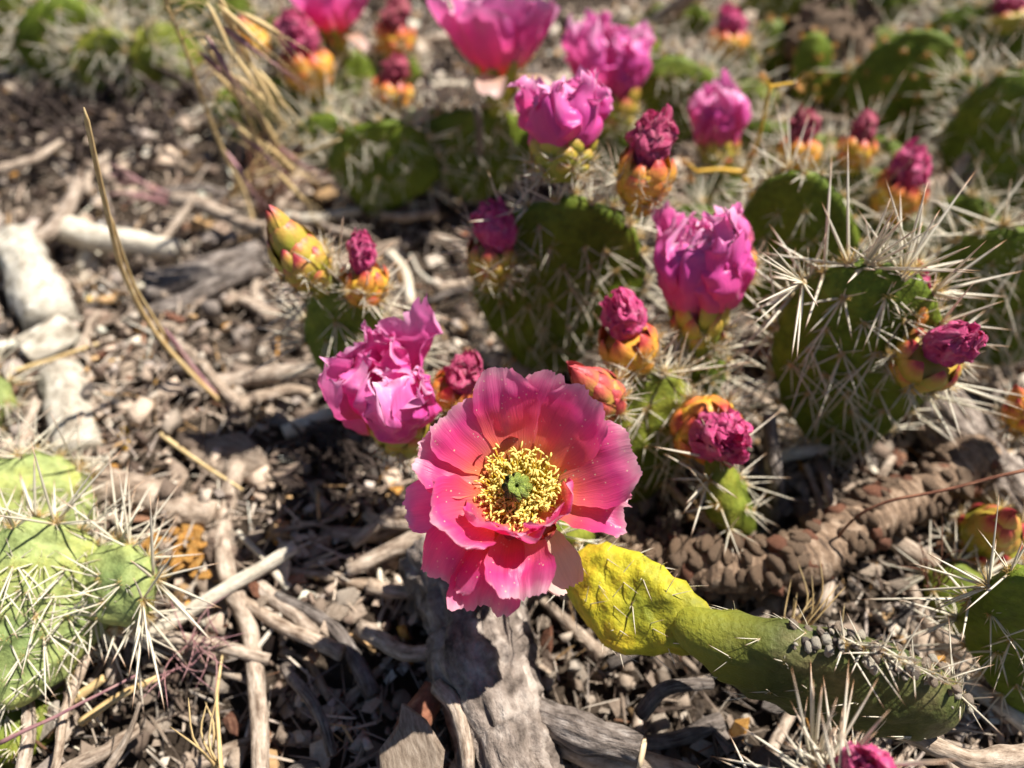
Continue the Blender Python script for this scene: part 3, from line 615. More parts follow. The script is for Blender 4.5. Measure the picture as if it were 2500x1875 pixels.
# --- back clump, tall blooms
C = plant(G(1160, 480), 'prickly pear behind the clump, carrying a broad open magenta flower above dark pads')
h0 = G(1160, 490); pad(C, h0, V(1170, 262, h0.y+.01), 290, 6, .013, scale_sp=.9)
g0 = G(930, 530); pad(C, g0, V(930, 295, g0.y+.01), 245, -8, .013, scale_sp=.9)
k0 = G(1640, 370); pad(C, k0, V(1640, 145, k0.y+.01), 215, 10, .013, scale_sp=.8)
k1 = G(1480, 450); pad(C, k1, V(1490, 300, k1.y+.008), 150, 5, .012)
closing_flower(C, V(1494, 335, k1.y+.006), V(1478, 45, k1.y+.03), 200, crump=.0035, n=11, openness=4)
def open_flower(plant, b, tip, wpx, th, sd, n=10, mat=None):
    b, tip = Vector(b), Vector(tip); r = random.Random(sd); L = (tip-b).length; R = wpx*pxm(b)/2; ax = (tip-b).normalized(); oL = .3*L; M = frame(b+ax*oL, ax, (0, -1, .3)); o = ovary(plant, M, oL, R*.26, M_SCG, sd)
    for k in range(n):
        a = 2*math.pi*(k*.382)+r.uniform(-.15, .15); q = r.uniform(-7, 7)+(k % 3)*4
        obj('petal', petal_mesh((L-oL)*r.uniform(1.0, 1.15), R*r.uniform(.85, 1.05), [x+q for x in th], mat or M_PETALP, .7, 1.2, .06, .0012, sd+k, r0=R*.14, nu=17, nv=18), o, M @ Matrix.Rotation(a, 4, 'Z'))
    for k in range(3): obj('petal', petal_mesh((L-oL)*.72, R*.5, (60, 95, 115, 130), M_PETALC, .6, 1.2, .06, .001, sd+50+k, r0=R*.2, nu=11, nv=12), o, M @ Matrix.Rotation(r.uniform(0, 6), 4, 'Z'))
    stamens(o, M, 70, .002, R*.22, L*.28, sd); add_scales(o, M, [(-.5*oL, R*.22, 6, .7*oL, R*.2, 12), (-.15*oL, R*.26, 7, .8*oL, R*.22, 16)], M_SCG, r); bristles(o, M, [(-.7*oL, R*.22, 6, .3)], r); return o
open_flower(C, V(1215, 285, h0.y+.006), V(1225, -30, h0.y+.035), 300, (50, 34, 22, 20), 300, 12)
D = plant(G(850, 250), 'prickly pear in the back with a hot pink bloom on a tall green stalk')
d0 = G(850, 290); pad(D, d0, V(835, 120, d0.y+.01), 130, 10, .013)
open_flower(D, V(828, 150, d0.y+.005), V(796, -60, d0.y+.02), 200, (52, 40, 30, 30), 400, 10)
d1 = G(960, 400); pad(D, d1, V(960, 245, d1.y+.01), 130, -10, .012); bud(D, V(958, 262, d1.y+.006), V(960, 132, d1.y+.016), 112, dark=True)
d2 = G(955, 250); pad(D, d2, V(960, 118, d2.y+.01), 120, 5, .012); bud(D, V(960, 135, d2.y+.006), V(968, -12, d2.y+.016), 108, dark=True)
D2 = plant(G(640, 350), 'prickly pear with a drooping pink withered bloom and an unopened yellow-orange bud')
i0 = G(700, 350); pad(D2, i0, V(730, 195, i0.y+.01), 180, -5, .013); bud(D2, V(765, 212, i0.y+.006), V(712, 30, i0.y+.014), 135, lump=1.15)
i1 = G(630, 290); pad(D2, i1, V(640, 130, i1.y+.01), 130, 10, .013); bud(D2, V(640, 140, i1.y+.006), V(580, 42, i1.y+.01), 88, 'closed', M_SCY)
x0 = G(590, 350); pad(D2, x0, V(600, 210, x0.y+.01), 140, 15, .013); x0 = G(800, 430); pad(D2, x0, V(805, 285, x0.y+.01), 150, -12, .012)
x0 = G(1050, 420); pad(C, x0, V(1045, 270, x0.y+.01), 130, 10, .012); x0 = G(700, 170); pad(D, x0, V(705, 40, x0.y+.01), 150, 0, .013)
# --- upper right
E = plant(G(1960, 280), 'young prickly pear pads tipped with orange bristles beside a small magenta bloom')
l0 = G(1775, 240); pad(E, l0, V(1775, 108, l0.y+.01), 130, 8, .013); bud(E, V(1772, 130, l0.y+.006), V(1790, 16, l0.y+.014), 108)
l1 = G(1965, 290); pad(E, l1, V(1975, 78, l1.y+.012), 105, 30, .013, face='young', rim='young', spacing=.011)
l2 = G(1882, 200); pad(E, l2, V(1884, 55, l2.y+.01), 100, 0, .013, face='young', rim='young', spacing=.011)
l3 = G(2060, 300); pad(E, l3, V(2065, 175, l3.y+.01), 150, 0, .013)
x0 = G(1860, 430); pad(E, x0, V(1868, 290, x0.y+.01), 150, -10, .012); x0 = G(1700, 330); pad(E, x0, V(1715, 190, x0.y+.01), 120, 0, .012)
for bx, by, tx, ty, wp, yw in ((1790, 700, 1800, 560, 190, 20), (1690, 640, 1680, 500, 150, -20), (1960, 470, 1950, 330, 190, 15), (2110, 480, 2120, 330, 170, -15), (1560, 560, 1570, 440, 150, 30)):
    x0 = G(bx, by); pad(Bq, x0, V(tx, ty, x0.y+.01), wp, yw, .012, random.choice((M_PAD, M_PADO)))
for bx, by, tx, ty, wp, yw in ((1530, 190, 1540, 60, 150, 20), (1650, 120, 1655, 0, 150, -10), (1830, 330, 1825, 205, 130, 10), (2090, 200, 2095, 60, 170, 0), (2010, 60, 2015, -60, 160, 20), (1900, 60, 1890, -50, 150, 0), (2290, 300, 2300, 160, 150, -30), (2140, 90, 2150, -40, 160, 10), (2380, 110, 2390, -40, 170, 0)):
    x0 = G(bx, by); pad(E, x0, V(tx, ty, x0.y+.012), wp, yw, .013, random.choice((M_PAD, M_PADO, M_PADO)), spacing=.016, back=False)
Em = plant(G(2200, 360), 'rounded prickly pear pad with a dense orange bristled crest')
m0 = G(2190, 360); pad(Em, m0, V(2235, 85, m0.y+.012), 240, 6, .014, face='young', rim='young', spacing=.0125)
m1 = G(2330, 420); pad(Em, m1, V(2345, 190, m1.y+.01), 120, -20, .012)
En = plant(G(2450, 540), 'large dark green prickly pear pad standing behind the grey leaning sticks')
n0 = G(2455, 545); pad(En, n0, V(2480, 180, n0.y+.012), 265, 5, .014, scale_sp=.9)
n1 = G(2450, 190); pad(En, n1, V(2455, -10, n1.y+.012), 170, 0, .014); bud(En, V(2455, 70, n1.y), V(2462, -20, n1.y+.01), 120, mat=M_SCG)
x0 = G(2330, 640); pad(Em, x0, V(2322, 490, x0.y+.01), 150, 0, .012); x0 = G(2330, 180); pad(En, x0, V(2340, 20, x0.y+.01), 150, 10, .013)
Eo = plant(G(2430, 900), 'dark prickly pear pad with long spines along its rim and one small orange bud')
q0 = G(2430, 905); pad(Eo, q0, V(2425, 575, q0.y+.012), 345, 0, .013, scale_sp=1.1); bud(Eo, V(2456, 600, q0.y+.012), V(2462, 548, q0.y+.014), 50, 'closed')
bud(Eo, V(2505, 1040, .19), V(2480, 940, .195), 100, 'closed', M_SCY)
# --- right edge
Fr = plant(G(2470, 1740), 'prickly pear with a plump green and red unopened bud seen end on')
r0_ = G(2475, 1745); pad(Fr, r0_, V(2490, 1380, r0_.y+.022), 230, 0, .012, spacing=.013)
bud(Fr, V(2400, 1330, .158), V(2468, 1250, .148), 150, 'closed', M_SCG, sp=1.5)
r1_ = G(2330, 1560); pad(Fr, r1_, V(2350, 1390, r1_.y+.02), 130, 10, .010, M_PADO)
# --- bottom
Hh_ = V(2060, 1905, .052); Hp = plant(Vector((Hh_.x, .03, 0)), 'prickly pear with stout upright spines beside a magenta bloom')
pad(Hp, Vector((Hh_.x, .022, -.002)), Hh_-Vector((0, 0, .002)), 300, 0, .012)
obj('spine_cluster', CL['long'][0], Hp, frame(V(1985, 1880, .058), (-.18, .35, 1), (0, 1, 0), (1.25,)*3)); obj('spine_cluster', CL['long'][2], Hp, frame(V(2040, 1885, .056), (-.1, .3, 1), (0, 1, 0), (1.0,)*3))
bud(Hp, V(2090, 1960, .050), V(2125, 1845, .054), 190, lump=1.1)
# --- left foreground
L_ = plant(G(60, 1500), 'pale green sunlit prickly pear lying low with crossed long white spines')
pad(L_, V(30, 1440, .143), V(85, 1122, .178), 350, 4, .013, M_PADL, scale_sp=1.1, spacing=.0095, bend=.004, tub=.0026)
pad(L_, V(20, 1735, .090), V(110, 1285, .140), 370, 0, .014, M_PADL, scale_sp=1.1, spacing=.0095, tub=.0026)
pad(L_, V(165, 1440, .128), V(365, 1400, .126), 190, 0, .012, M_PADL, scale_sp=1.0, spacing=.0085, tub=.0024)
pad(L_, G(20, 1890), V(90, 1610, .112), 250, 0, .012, M_PADO, spacing=.012)
Lb = plant(G(-20, 720), 'sliver of a spiny green pad beside the long bleached wood piece')
pad(Lb, G(-50, 720), V(-35, 600, .345), 150, 0, .012, scale_sp=1.0); pad(Lb, G(-60, 1120), V(-50, 900, .23), 150, 0, .012, M_PADL)
Lt = plant(G(60, 180), 'spiny prickly pear pads under the nodding dry seed heads')
for (bx, by, tx, ty, wp, yw, mt) in ((60, 200, 45, -40, 230, 0, M_PADO), (180, 235, 165, -5, 210, 14, M_PAD), (300, 262, 262, 70, 200, -12, M_PADO), (420, 235, 395, 55, 160, 20, M_PADO), (510, 150, 520, -40, 190, 0, M_PAD), (330, 110, 335, -50, 200, 5, M_PAD)):
    u0 = G(bx, by); pad(Lt, u0, V(tx, ty, u0.y+.012), wp, yw, .014, mt)

# --- the toppled old pads
Y_ = thing('fallen_cactus_stem', G(1600, 1640), 'toppled old prickly pear pads, one yellowed, one green with a grey corky rim', 'cactus')
pad(Y_, G(1800, 1580, .056), G(1375, 1400, .046), 225, 0, .012, M_PADY, face='sparse', rim='sparse', spacing=.0085, scale_sp=.6, tub=.0022, label='yellowed dying pad')
YA, YB = G(1650, 1540, .058), G(2330, 1735, .050)
yp = pad(Y_, YA, YB, 400, 66, .018, M_PADD, face='sparse', rim='sparse', spacing=.013, scale_sp=.6)
_W = 400*pxm((YA+YB)/2); _H = (YB-YA).length; _sg = 1 if (WM[yp].to_3x3() @ Vector((1, 0, 0))).z > 0 else -1
def rimpt(s_): z_ = min(max(s_/.62, 0), 1); return WM[yp] @ Vector((_sg*_W/2*(.5+.5*z_*z_*(3-2*z_))*math.sqrt(max(0, 1-(2*s_-1)**2))*.97, 0, s_*_H))
for q in range(9): s_ = .50+.47*q/8; obj('spine_cluster', random.choice(CL['rim']), yp, frame(rimpt(s_), (U(-.6, .6), U(-.7, .2), 1), (0, 1, 0), (.7,)*3))
CK = [stone_mesh(k+50, (M_TWIG, M_BARK, M_TWIGP, M_TWIG, M_TWIGP)[k], 2, (1, .8, .55), .5) for k in range(5)]
for q in range(120):
    c = rimpt(.36+.62*q/119)+Vector((U(-1, 1), U(-1, 1), U(-.5, .3)))*.0042; k = U(.0009, .0023)
    obj('cork_lump', random.choice(CK), yp, frame(c, (U(-1, 1), U(-1, 1), 1), (1, 0, 0), (k, k, k)))

# ------------------------------------------------------------------ dead wood
gtwig([(1105, 1350, .012), (1150, 1480, .013), (1190, 1640, .013), (1235, 1780, .012), (1300, 2050, .010)], 235, M_BARK, 'thick grey bark log under the open flower', 'log', 'log', wob=.003, n=72, seg=130, rough=.16, bark=.0042)
gtwig([(1290, 1740, .016), (1420, 1790, .020), (1568, 1838, .022)], 82, M_BARK, 'broken grey branch stub with a pale cut end', 'branch_stub', 'branch', wob=.0015, n=32, seg=50, taper=.85, bark=.0014)
c_ = G(1566, 1838, .022); cs = obj('cut_end', mesh('cut_end', *lathe([(.0052, -.0004), (.0050, .0006), (.0034, .0011), (.001, .0012)], 14, 3, .06, 2)[:2], M_CUT), bpy.data.objects['branch_stub'], frame(c_, G(1568, 1838, .022)-G(1420, 1790, .020)))
gtwig([(1370, 1800, .01), (1500, 1850, .012), (1700, 1900, .012)], 70, M_TWIG, 'grey stick resting beneath the broken stub', n=12)
cork = gtwig([(1470, 1335, .014), (1600, 1365, .018), (1760, 1385, .020), (1930, 1370, .022), (2080, 1290, .022), (2250, 1200, .020), (2400, 1110, .018)], 105, M_CORK, 'knobbly brown corky old stem curving over the yellowed pad', 'corky_stem', 'cactus stem', wob=.0006, n=20, seg=60, rough=.35, taper=1.1)
kn = [stone_mesh(k+80, (M_CORK, M_CORK, M_CORK, M_CORK, M_RED, M_CORK, M_CORK)[k], 2, (1, .72, .5), .5) for k in range(7)]
cp = smooth_path([G(1470, 1335, .014), G(1600, 1365, .018), G(1760, 1385, .020), G(1930, 1370, .022), G(2080, 1290, .022), G(2250, 1200, .020), G(2400, 1110, .018)], 66)
for j, p in enumerate(cp[:-1]):
    tg = (cp[j+1]-p).normalized(); a = tg.cross(Vector((0, 0, 1))).normalized(); b = a.cross(tg)
    for i in range(5):
        th = U(-.6, 3.7); d = a*math.cos(th)+b*math.sin(th); k = U(.0020, .0048); obj('bark_knob', random.choice(kn), cork, frame(p+d*U(.0080, .0105), d+Vector((U(-.4, .4), U(-.4, .4), 0)), tg.cross(d)+tg*U(-.5, .5), (k*.75, k*1.5, k*U(.9, 1.9))))
gtwig([(2215, 930, .012), (2330, 1050, .014), (2430, 1160, .014), (2560, 1290, .012)], 130, M_BARK, 'sunlit weathered grey log slanting behind the corky stem', 'log', 'log', wob=.003, n=56, seg=90, rough=.16, bark=.0035)
tube_obj('twig', [G(2120, 1772, .040), G(2200, 1790, .041), G(2300, 1835, .042), G(2390, 1858, .042), G(2530, 1838, .040)], .0024, .0033, M_TWIG, 'crooked bare grey twig below the toppled pads', 'twig', n=14, seg=40, wob=.0014, rough=.25, knots=.4)
gtwig([(1895, 1290, .0), (1890, 1180, .025), (1880, 1010, .045)], 42, M_BARK, 'short dead stem standing upright beside the corky stem', 'dead_stem', 'stem', n=10)
gtwig([(2010, 500, .01), (2110, 430, .05), (2260, 310, .09)], 26, M_TWIGP, 'grey stick leaning between the dark pads', n=8) if False else None
gtwig([(2240, 560, .005), (2330, 430, .03), (2440, 250, .06)], 34, M_TWIG, 'long grey stick leaning against the large dark pad')
gtwig([(2250, 600, .004), (2330, 490, .02), (2400, 400, .035)], 26, M_TWIG, 'thin grey stick leaning beside the longer stick')
gtwig([(350, 1565), (530, 1450, .012), (722, 1335, .016)], 38, M_TWIGP, 'straight bleached white stick beside the pale green pad', wob=.0008, taper=.95)
gtwig([(225, 1185, .01), (370, 1220, .011), (520, 1250, .01)], 92, M_TWIG, 'stout greyish branch piece behind the pale green pad', 'branch', 'branch', n=18, seg=24)
gtwig([(580, 1130, .011), (548, 1260), (545, 1390, .009), (600, 1510), (625, 1660), (640, 1900)], 46, M_TWIG, 'long crooked grey twig passing under the bleached stick', seg=26)
gtwig([(600, 1410), (690, 1480), (770, 1545)], 44, M_TWIG, 'short thick twig forking from the crooked twig')
gtwig([(390, 1560, .008), (520, 1575, .01), (665, 1610)], 36, M_TWIG, 'bowed dark twig crossing the crooked twig')
gtwig([(215, 1590, .012), (160, 1730, .012), (120, 1890, .012)], 26, M_TWIG, 'thin knotty twig with an orange tip by the olive pad')
gtwig([(140, 1890), (260, 1830, .008), (345, 1780)], 44, M_TWIG, 'grey twig next to the straw pieces'); gtwig([(265, 1900), (320, 1800, .012), (352, 1715, .018)], 26, M_TWIG, 'dark grey pointed twig propped over the grey twig', taper=.3)
gtwig([(195, 1765), (290, 1700, .01), (388, 1655, .012)], 22, M_STRAW, 'broken straw stalk with split end', 'straw_stalk', 'stalk', wob=.0006); gtwig([(180, 1710), (255, 1655, .01)], 26, M_STRAW, 'stubby straw stalk piece by the olive pad', 'straw_stalk', 'stalk', wob=.0004)
gtwig([(1065, 1215, .012), (960, 1255, .012), (860, 1330)], 40, M_TWIG, 'forked brown twig by the dark shaded litter'); gtwig([(1075, 1275, .010), (960, 1330, .008), (850, 1390)], 46, M_TWIG, 'thick tan twig beside the forked brown twig'); gtwig([(900, 1262), (950, 1275, .012), (1050, 1285, .012)], 30, M_TWIG, 'short side twig joining the forked brown twig')
gtwig([(-30, 600, .008), (60, 590, .012), (140, 550, .014), (195, 445, .02)], 46, M_TWIG, 'curved grey twig arching out of the litter'); gtwig([(160, 560, .008), (290, 590, .01), (430, 615, .01)], 66, M_TWIGP, 'flat pale driftwood piece beside the dry blade', 'wood_piece', 'wood', n=12)
gtwig([(420, 485, .012), (520, 515, .014), (640, 560, .012)], 40, M_TWIG, 'smooth grey twig pointing at the unopened reddish bud'); gtwig([(330, 640, .006), (420, 560, .012), (480, 470, .02)], 26, M_TWIG, 'slim twig crossing the smooth grey twig')
gtwig([(370, 700, .008), (500, 665, .009), (640, 620, .008)], 92, M_BARK, 'broad weathered bark slab lying flat', 'bark_slab', 'bark', n=16, seg=20); gtwig([(350, 775, .006), (480, 720, .01), (640, 650, .01)], 56, M_BARK, 'narrow bark slab along the broad slab', 'bark_slab', 'bark', n=12)
gtwig([(470, 950, .008), (620, 925, .010), (840, 905, .010)], 50, M_TWIG, 'long grey twig running to the crumpled pink flower'); gtwig([(560, 1000, .004), (700, 955, .006), (760, 960, .005)], 34, M_TWIG, 'dark twig just below the long grey twig')
gtwig([(60, 1010), (190, 860, .012), (240, 760, .012)], 24, M_TWIG, 'thin twig crossing between the white pieces'); gtwig([(230, 1010), (215, 900, .01), (205, 820, .012)], 18, M_TWIG, 'very thin twig next to the white pieces'); gtwig([(300, 940), (330, 870, .008), (460, 800, .01)], 34, M_TWIG, 'bent dark twig under the dry blade foot')
gtwig([(880, 1540, .006), (1000, 1590, .014), (1130, 1560, .018)], 44, M_TWIG, 'dark stick leaning on the thick log'); gtwig([(700, 1620), (760, 1720, .01), (800, 1850)], 30, M_BARK, 'dark twig in the shade left by the log') ; bpy.data.objects
gtwig([(1070, 1690, .014), (1010, 1780, .014), (980, 1900, .012)], 70, M_RED, 'reddish split wood shard against the thick log', 'wood_shard', 'wood', n=10, taper=1.3); gtwig([(1060, 1680, .02), (1120, 1760, .024), (1140, 1890, .022)], 44, M_TWIG, 'pale forked stick lying over the reddish shard')
gtwig([(1560, 1750, .012), (1620, 1680, .022), (1740, 1660, .018)], 40, M_BARK, 'curled dark bark strip in shade under the toppled pads', 'bark_strip', 'bark', n=10)
gtwig([(1130, 100, .0), (1100, 40, .05), (1060, -30, .09)], 22, M_TWIGP, 'pale stick poking up behind the open magenta flower'); gtwig([(1560, 90, .0), (1640, 30, .03), (1700, -20, .05)], 45, M_TWIG, 'grey branch end beyond the tall pink bloom')
gtwig([(1170, 480, .0), (1172, 380, .035), (1160, 250, .08)], 22, M_BARK, 'slim dark stem rising before the back pads', 'dead_stem', 'stem', taper=.7)
gtwig([(1530, 1080, .01), (1700, 1250, .02), (1745, 1290, .02)], 22, M_TWIG, 'straight thin stick beneath the end-on withered bud')

# white chalky pieces
M_WHW = m_wood('bleached_wood', (.22, .18, .13), (.50, .45, .36), (.68, .63, .54), 6, 60, .002)
gtwig([(40, 600, .008), (80, 690, .011), (128, 790, .010)], 100, M_WHW, 'long bleached white wood piece by the sliver of green pad', 'wood_piece', 'wood', n=30, seg=30, taper=1.1, wob=.0015, bark=.0022)
gtwig([(65, 865, .010), (120, 835, .011), (165, 805, .010)], 88, M_WHW, 'blunt cream wood piece touching the long bleached piece', 'wood_piece', 'wood', n=26, seg=20, taper=1.0, wob=.001, bark=.002)
gtwig([(150, 915, .009), (172, 1000, .010), (190, 1110, .009)], 95, M_WHW, 'ringed white cylinder of bleached wood', 'wood_piece', 'wood', n=30, seg=34, taper=1.15, wob=.0008, bark=.0016)
for i, (x, y, s, lb) in enumerate(((308, 1053, 22, 'bright yellow-orange crumb at the tip of a white spine'), (312, 1090, 20, 'second yellow-orange crumb just under the bright one'), (275, 1148, 24, 'orange rounded crumb beside the grey slab'))):
    c = G(x, y, .010); k = s*pxm(c); tag(obj('dried_petal', stone_mesh(i+5, M_CHIPO if i == 2 else M_GOLD, 3, (1, .8, .6), .4), None, frame(c, (0, 0, 1), (1, .4, 0), (k, k, k))), lb, 'crumb')
tag(obj('wood_slab', chip_mesh(5, M_TWIG), None, frame(G(545, 1120, .009), (.1, -.15, 1), (.3, 1, 0), (.022, .022, .02))), 'flat angular grey wood slab under a straw blade', 'wood')
tag(obj('wood_slab', chip_mesh(9, M_TWIG), None, frame(G(1010, 1850, .02), (-.3, -.2, 1), (.9, .3, 0), (.016, .018, .02))), 'tan broken slab wedged between log and reddish shard', 'wood')
tag(obj('dried_bud', wither_mesh(31.3, M_RED), None, frame(G(1908, 852, .012), (.2, 0, 1), (0, 1, 0), (.0095, .0085, .008))), 'brown shrivelled dead bud lying between two spiny pads', 'dead bud')
tag(obj('dried_bud', wither_mesh(33.3, M_CORK), None, frame(G(2010, 100, .03), (.2, 0, 1), (0, 1, 0), (.030, .022, .036))), 'brown curled dead flower remnant among the young bristled pads', 'dead bud')
# orange flake heap, countable flakes
CHO = [chip_mesh(k+20, M_CHIPO) for k in range(6)]
for k in range(26):
    c = G(445+random.gauss(0, 42), 1340+random.gauss(0, 30), .009+U(0, .004)); s = U(.0025, .0048)
    tag(obj('bark_flake', random.choice(CHO), None, frame(c, (U(-.5, .5), U(-.5, .5), 1), (U(-1, 1), U(-1, 1), 0), (s, s, s*1.5))), 'orange bark flake in the small heap below the stout branch', 'bark flake', 'orange flakes heaped below the branch')

# scattered countable litter; each is told apart by look and by what it lies beside
LAND = [((1180, 1650), 'the thick grey log'), ((100, 750), 'the long bleached wood piece'), ((180, 1020), 'the ringed white cylinder'), ((540, 1450), 'the bleached white stick'), ((370, 1220), 'the stout branch piece'), ((440, 1340), 'the orange flake heap'),
 ((500, 670), 'the broad bark slab'), ((300, 590), 'the pale driftwood piece'), ((620, 1700), 'the long crooked twig'), ((820, 1150), 'the crumpled pink flower'), ((1000, 1300), 'the forked brown twig'), ((1700, 1380), 'the knobbly corky stem'), ((2350, 1080), 'the slanting grey log'),
 ((1600, 1640), 'the toppled yellowed pad'), ((2300, 1820), 'the crooked bare twig'), ((250, 1700), 'the broken straw stalk'), ((520, 420), 'the nodding seed heads'), ((980, 600), 'the dark central pad'), ((2000, 1000), 'the long-spined pad'), ((150, 420), 'the arching grey twig'), ((700, 900), 'the foot of the dry blade'), ((1450, 1820), 'the broken branch stub')]
LAND = [(G(*p), n) for p, n in LAND]
def beside(x, y): return min(LAND, key=lambda a: (a[0].x-x)**2+(a[0].y-y)**2)[1]
def ground_pt(ymax=.5, edge=True):
    while True:
        y = U(.02, ymax); x = U(-1, 1)*(.20+.62*y)
        if U(0, 1) < min(1, .2/max(y, .1)): return x, y
for k in range(295):
    x, y = ground_pt(.62); a = U(0, math.pi); r = math.exp(U(math.log(.0009), math.log(.0042))); L = U(.014, .03)+r*U(4, 13); z = gz(x, y)+r+U(0, .009); d = Vector((math.cos(a), math.sin(a), U(-.12, .12))); p = Vector((x, y, z)); sd = Vector((-d.y, d.x, 0))*L*U(-.18, .18)
    q = U(0, 1); m, cw = (M_TWIG, 'grey-brown') if q < .72 else ((M_BARK, 'dark grey') if q < .84 else (M_TWIGP, 'pale'))
    sz = 'thin' if r < .0015 else 'thick'
    tube_obj('twig', [p-d*L/2, p+sd, p+d*L/2], r, r*U(.5, .9), m, f'{sz} {cw} loose twig in the litter near {beside(x, y)}', 'twig', 'loose twigs in the ground litter', n=8, seg=10, wob=.0024, knots=.3)
CHM = [(chip_mesh(k, M_TWIG), 'grey-brown') for k in range(10)]+[(chip_mesh(k+40, M_BARK), 'dark grey') for k in range(5)]+[(chip_mesh(k+60, M_RED), 'red-brown') for k in range(2)]+[(chip_mesh(k+70, M_CHIPO), 'orange') for k in range(1)]
for k in range(280):
    x, y = ground_pt(.62); s = U(.003, .0085); me, cw = random.choice(CHM)
    tag(obj('wood_chip', me, None, frame((x, y, gz(x, y)+.003+U(0, .008)), (random.gauss(0, .4), random.gauss(0, .4), 1), (U(-1, 1), U(-1, 1), 0), (s, s, s*U(.8, 1.6)))), f'{"small" if s < .0052 else "broad"} {cw} wood chip in the litter near {beside(x, y)}', 'wood chip', 'wood chips in the ground litter')
STM = [stone_mesh(k, M_STONE, 3, (1, .8, .65), .55) for k in range(8)]
for k in range(200):
    x, y = ground_pt(.62); s = U(.0018, .0058)
    tag(obj('pebble', random.choice(STM), None, frame((x, y, gz(x, y)+s*.4+U(0, .004)), (random.gauss(0, .3), random.gauss(0, .3), 1), (U(-1, 1), U(-1, 1), 0), (s, s, s))), f'{"tiny" if s < .0033 else "rounded"} tan pebble in the litter near {beside(x, y)}', 'pebble', 'pebbles in the ground litter')

# ------------------------------------------------------------------ dry grasses and stalks
def blade(par, pts, w0, w1, mat, name, seg=16, n=5, wob=.0): return tube_obj(name, pts, w0, w1, mat, parent=par, n=n, seg=seg, wob=wob, rough=.1, spike=True)
gr = thing('dry_grass_blade', G(560, 1000, .005), 'tall split dry grass blade curving up over the twigs', 'grass')
blade(gr, [G(560, 1000, .004), V(460, 905, .235), V(370, 800, .238), V(300, 665, .235), V(262, 520, .232), V(232, 390, .23), V(205, 262, .228)], .0012, .0009, M_STRAW, 'blade', 26)
blade(gr, [V(410, 835, .24), V(372, 770, .24), V(330, 700, .239), V(300, 620, .237), V(268, 520, .234)], .0008, .0005, M_STRAW, 'blade', 16)
blade(gr, [G(556, 1003, .004), V(470, 895, .238), V(400, 800, .241)], .0013, .0012, M_PURP, 'sheath', 10)
cg = thing('cheatgrass', G(640, 600), 'tan grass with nodding feathery seed heads beyond the reddish unopened bud', 'grass')
stem = [G(635, 610), V(600, 480, .36), V(545, 370, .36), V(500, 260, .355), V(455, 130, .35), V(405, 10, .345), V(390, -40, .34)]
blade(cg, stem, .0014, .0006, M_STRAW, 'stem', 24); sp_ = smooth_path(stem, 60)
def spikelet(par, p, d, L, mat):
    d = Vector(d).normalized(); e = p+d*L; v, f, uv = tube([p-p, (d*L*.2), d*L*.5, d*L*.8, d*L], [.0003, .0013, .0016, .0010, .0002], 6, 1, .1)
    o = obj('spikelet', mesh('spikelet', v, f, mat, True, uv=uv), par, Matrix.Translation(p))
    for q in range(4): s = U(.4, 1); dd = (d+Vector((U(-.3, .3), U(-.3, .3), U(-.3, .2)))).normalized(); tube_obj('awn', [p+d*L*s, p+d*L*s+dd*L*.6, p+d*L*s+dd*L*1.1+Vector((0, 0, -.002))], .00022, .0001, mat, parent=o, n=3, seg=5)
for k in range(22):
    p = sp_[int(22+k*1.6)]; L = U(.018, .030); hang = p+Vector((U(.004, .03), U(-.012, .012), U(-.012, .004))); tube_obj('stalk', [p, (p+hang)/2+Vector((0, 0, .006)), hang], .00035, .0002, M_STRAW, parent=cg, n=4, seg=7); spikelet(cg, hang, (U(.1, .8), U(-.4, .2), U(-.9, -.35)), L, M_STRAW if U(0, 1) < .75 else M_PURP)
def tuft(at, label, mat, n, L, dirc, spread, w=.0005, z=.004, foot=.003):
    c = G(*at, z); o = thing('grass_tuft', c, label, 'grass')
    for k in range(n):
        d = (Vector(dirc)+Vector((U(-1, 1), U(-1, 1), U(-.3, .6)))*spread).normalized(); l = L*U(.5, 1.1); b = c+Vector((U(-1, 1), U(-1, 1), 0))*foot; sd = Vector((U(-1, 1), U(-1, 1), 0))*l*.16
        blade(o, [b, b+d*l*.5+Vector((0, 0, l*.10))+sd, b+d*l-Vector((0, 0, l*.06))], w, w*.4, mat, 'blade', 8, 4)
M_DARK = m_wood('dead_leaves_and_shade', (.025, .017, .013), (.06, .042, .034), (.13, .095, .08), 4, 60)  # colour of the dead tangle, and of the brush added as shade
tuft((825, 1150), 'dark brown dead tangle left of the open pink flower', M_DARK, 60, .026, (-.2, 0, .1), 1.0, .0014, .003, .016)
tuft((300, 300), 'added dark brush standing in for shade below the far spiny pads', M_DARK, 60, .05, (0, 0, .12), 1.0, .0022, .003, .045)  # brush added here: its near-black blades stand in for deep shade
tuft((150, 330), 'added dark brush standing in for shade beside the arching grey twig', M_DARK, 44, .045, (0, 0, .12), 1.0, .0020, .003, .04)  # more added brush, dark colour in place of the shadow on the ground
tuft((440, 500), 'purple tinged dry grass leaves under the nodding seed heads', M_PURP, 9, .05, (-.9, .1, .3), .45, .0011)
tuft((640, 520), 'wispy red-brown dry grass behind the reddish unopened bud', M_RED, 26, .055, (.5, .4, .7), .7, .0005)
tuft((560, 480), 'straw coloured dry blades fanning beside the seed head stem', M_STRAW, 8, .07, (.9, .3, .35), .5, .0008)
tuft((470, 1590), 'fine purplish bristle grass lying over twigs by the bleached stick', M_PURP, 22, .024, (.5, -.2, .15), .8, .00035, .012, .008)
tuft((540, 1880), 'few upright pale straw blades in the sandy litter', M_STRAW, 5, .035, (-.1, .4, .6), .3, .0006)
tuft((1930, 1560), 'dry tan grass wisps behind the toppled pads', M_STRAW, 12, .03, (.2, .5, .8), .5, .0004, .02)
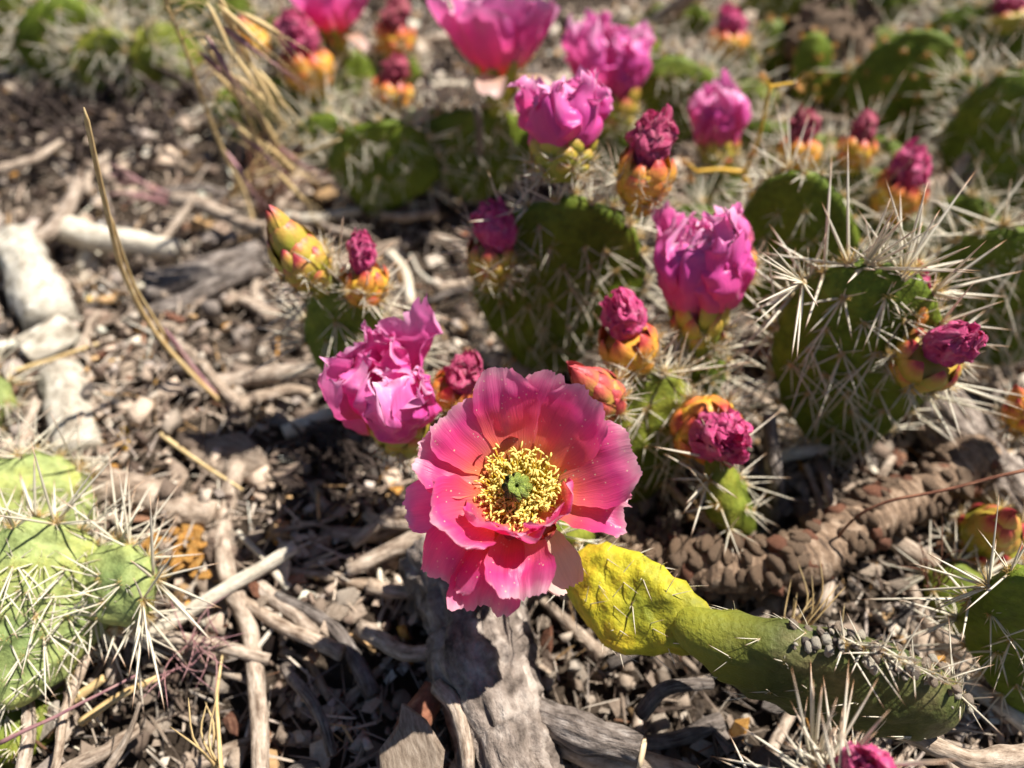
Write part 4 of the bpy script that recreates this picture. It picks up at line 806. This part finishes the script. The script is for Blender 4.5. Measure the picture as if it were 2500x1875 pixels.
tuft((2270, 1420), 'curly orange-brown dry wisps below the plump green and red bud', M_RED, 14, .032, (-.2, .1, .9), .7, .0004, .02)
tuft((1650, 560), 'tan grass wisps between the two pink blooms', M_STRAW, 10, .04, (.2, .2, .9), .6, .0004)
for pts, wv, mat, nm, lb in (([(0, 915, .012), (120, 880, .014), (240, 840, .014)], .0015, M_STRAW, 'dry_straw', 'flat straw blade lying over the white pieces'), ([(390, 1060, .014), (470, 1120, .014), (590, 1195, .012)], .0012, M_STRAW, 'dry_straw', 'yellowish frayed straw blade across the grey slab'), ([(540, 1890, .016), (530, 1700, .014), (545, 1600, .01)], .0008, M_STRAW, 'dry_straw', 'bent straw blade beside the long crooked twig'), ([(0, 1815, .02), (120, 1755, .022), (330, 1650, .02)], .0009, M_PURP, 'grass_stalk', 'straight purple grass stalk under the olive pad'), ([(620, 430, .03), (720, 390, .05), (830, 340, .07)], .0012, M_STRAW, 'grass_stalk', 'tan grass stalk slanting toward the dark back pads')):
    o = tube_obj(nm, [G(*p) for p in pts], wv, wv*.5, mat, lb, 'grass', n=6, seg=14, wob=.001)
tube_obj('grass_stalk', [V(2510, 1145, .15), V(2300, 1197, .148), V(2150, 1228, .148), V(2060, 1290, .147), V(1985, 1425, .145)], .0007, .0005, M_RED, 'long thin brown stalk bowed across the corky stem', 'stalk', n=6, seg=30, wob=.0006)
# golden wiry stem
gs = thing('golden_stem', G(1830, 560), 'golden wiry forked stem with prickly tips before the pink half-shut bloom', 'stem')
Yg = .335
for pts, r in (([(1835, 590), (1838, 500), (1815, 430), (1850, 340), (1880, 215)], .0011), ([(1880, 215), (1935, 205)], .0010), ([(1880, 215), (1862, 180)], .0009), ([(1815, 425), (1760, 418), (1700, 420)], .0013), ([(1815, 430), (1840, 470), (1850, 520)], .0009), ([(1700, 420), (1675, 395)], .0008)):
    tube_obj('branch', [V(x, y, Yg) for x, y in pts], r, r*.7, M_GOLD, parent=gs, n=6, seg=12, wob=.001)
for x, y in ((1862, 180), (1940, 205), (1690, 440), (1672, 395), (1850, 480), (1845, 515), (1835, 380)): obj('prickle_tuft', random.choice(CL['young']), gs, frame(V(x, y, Yg-.001), (U(-1, 1), -.6, U(-.3, 1)), (0, 1, 0), (1.5,)*3))
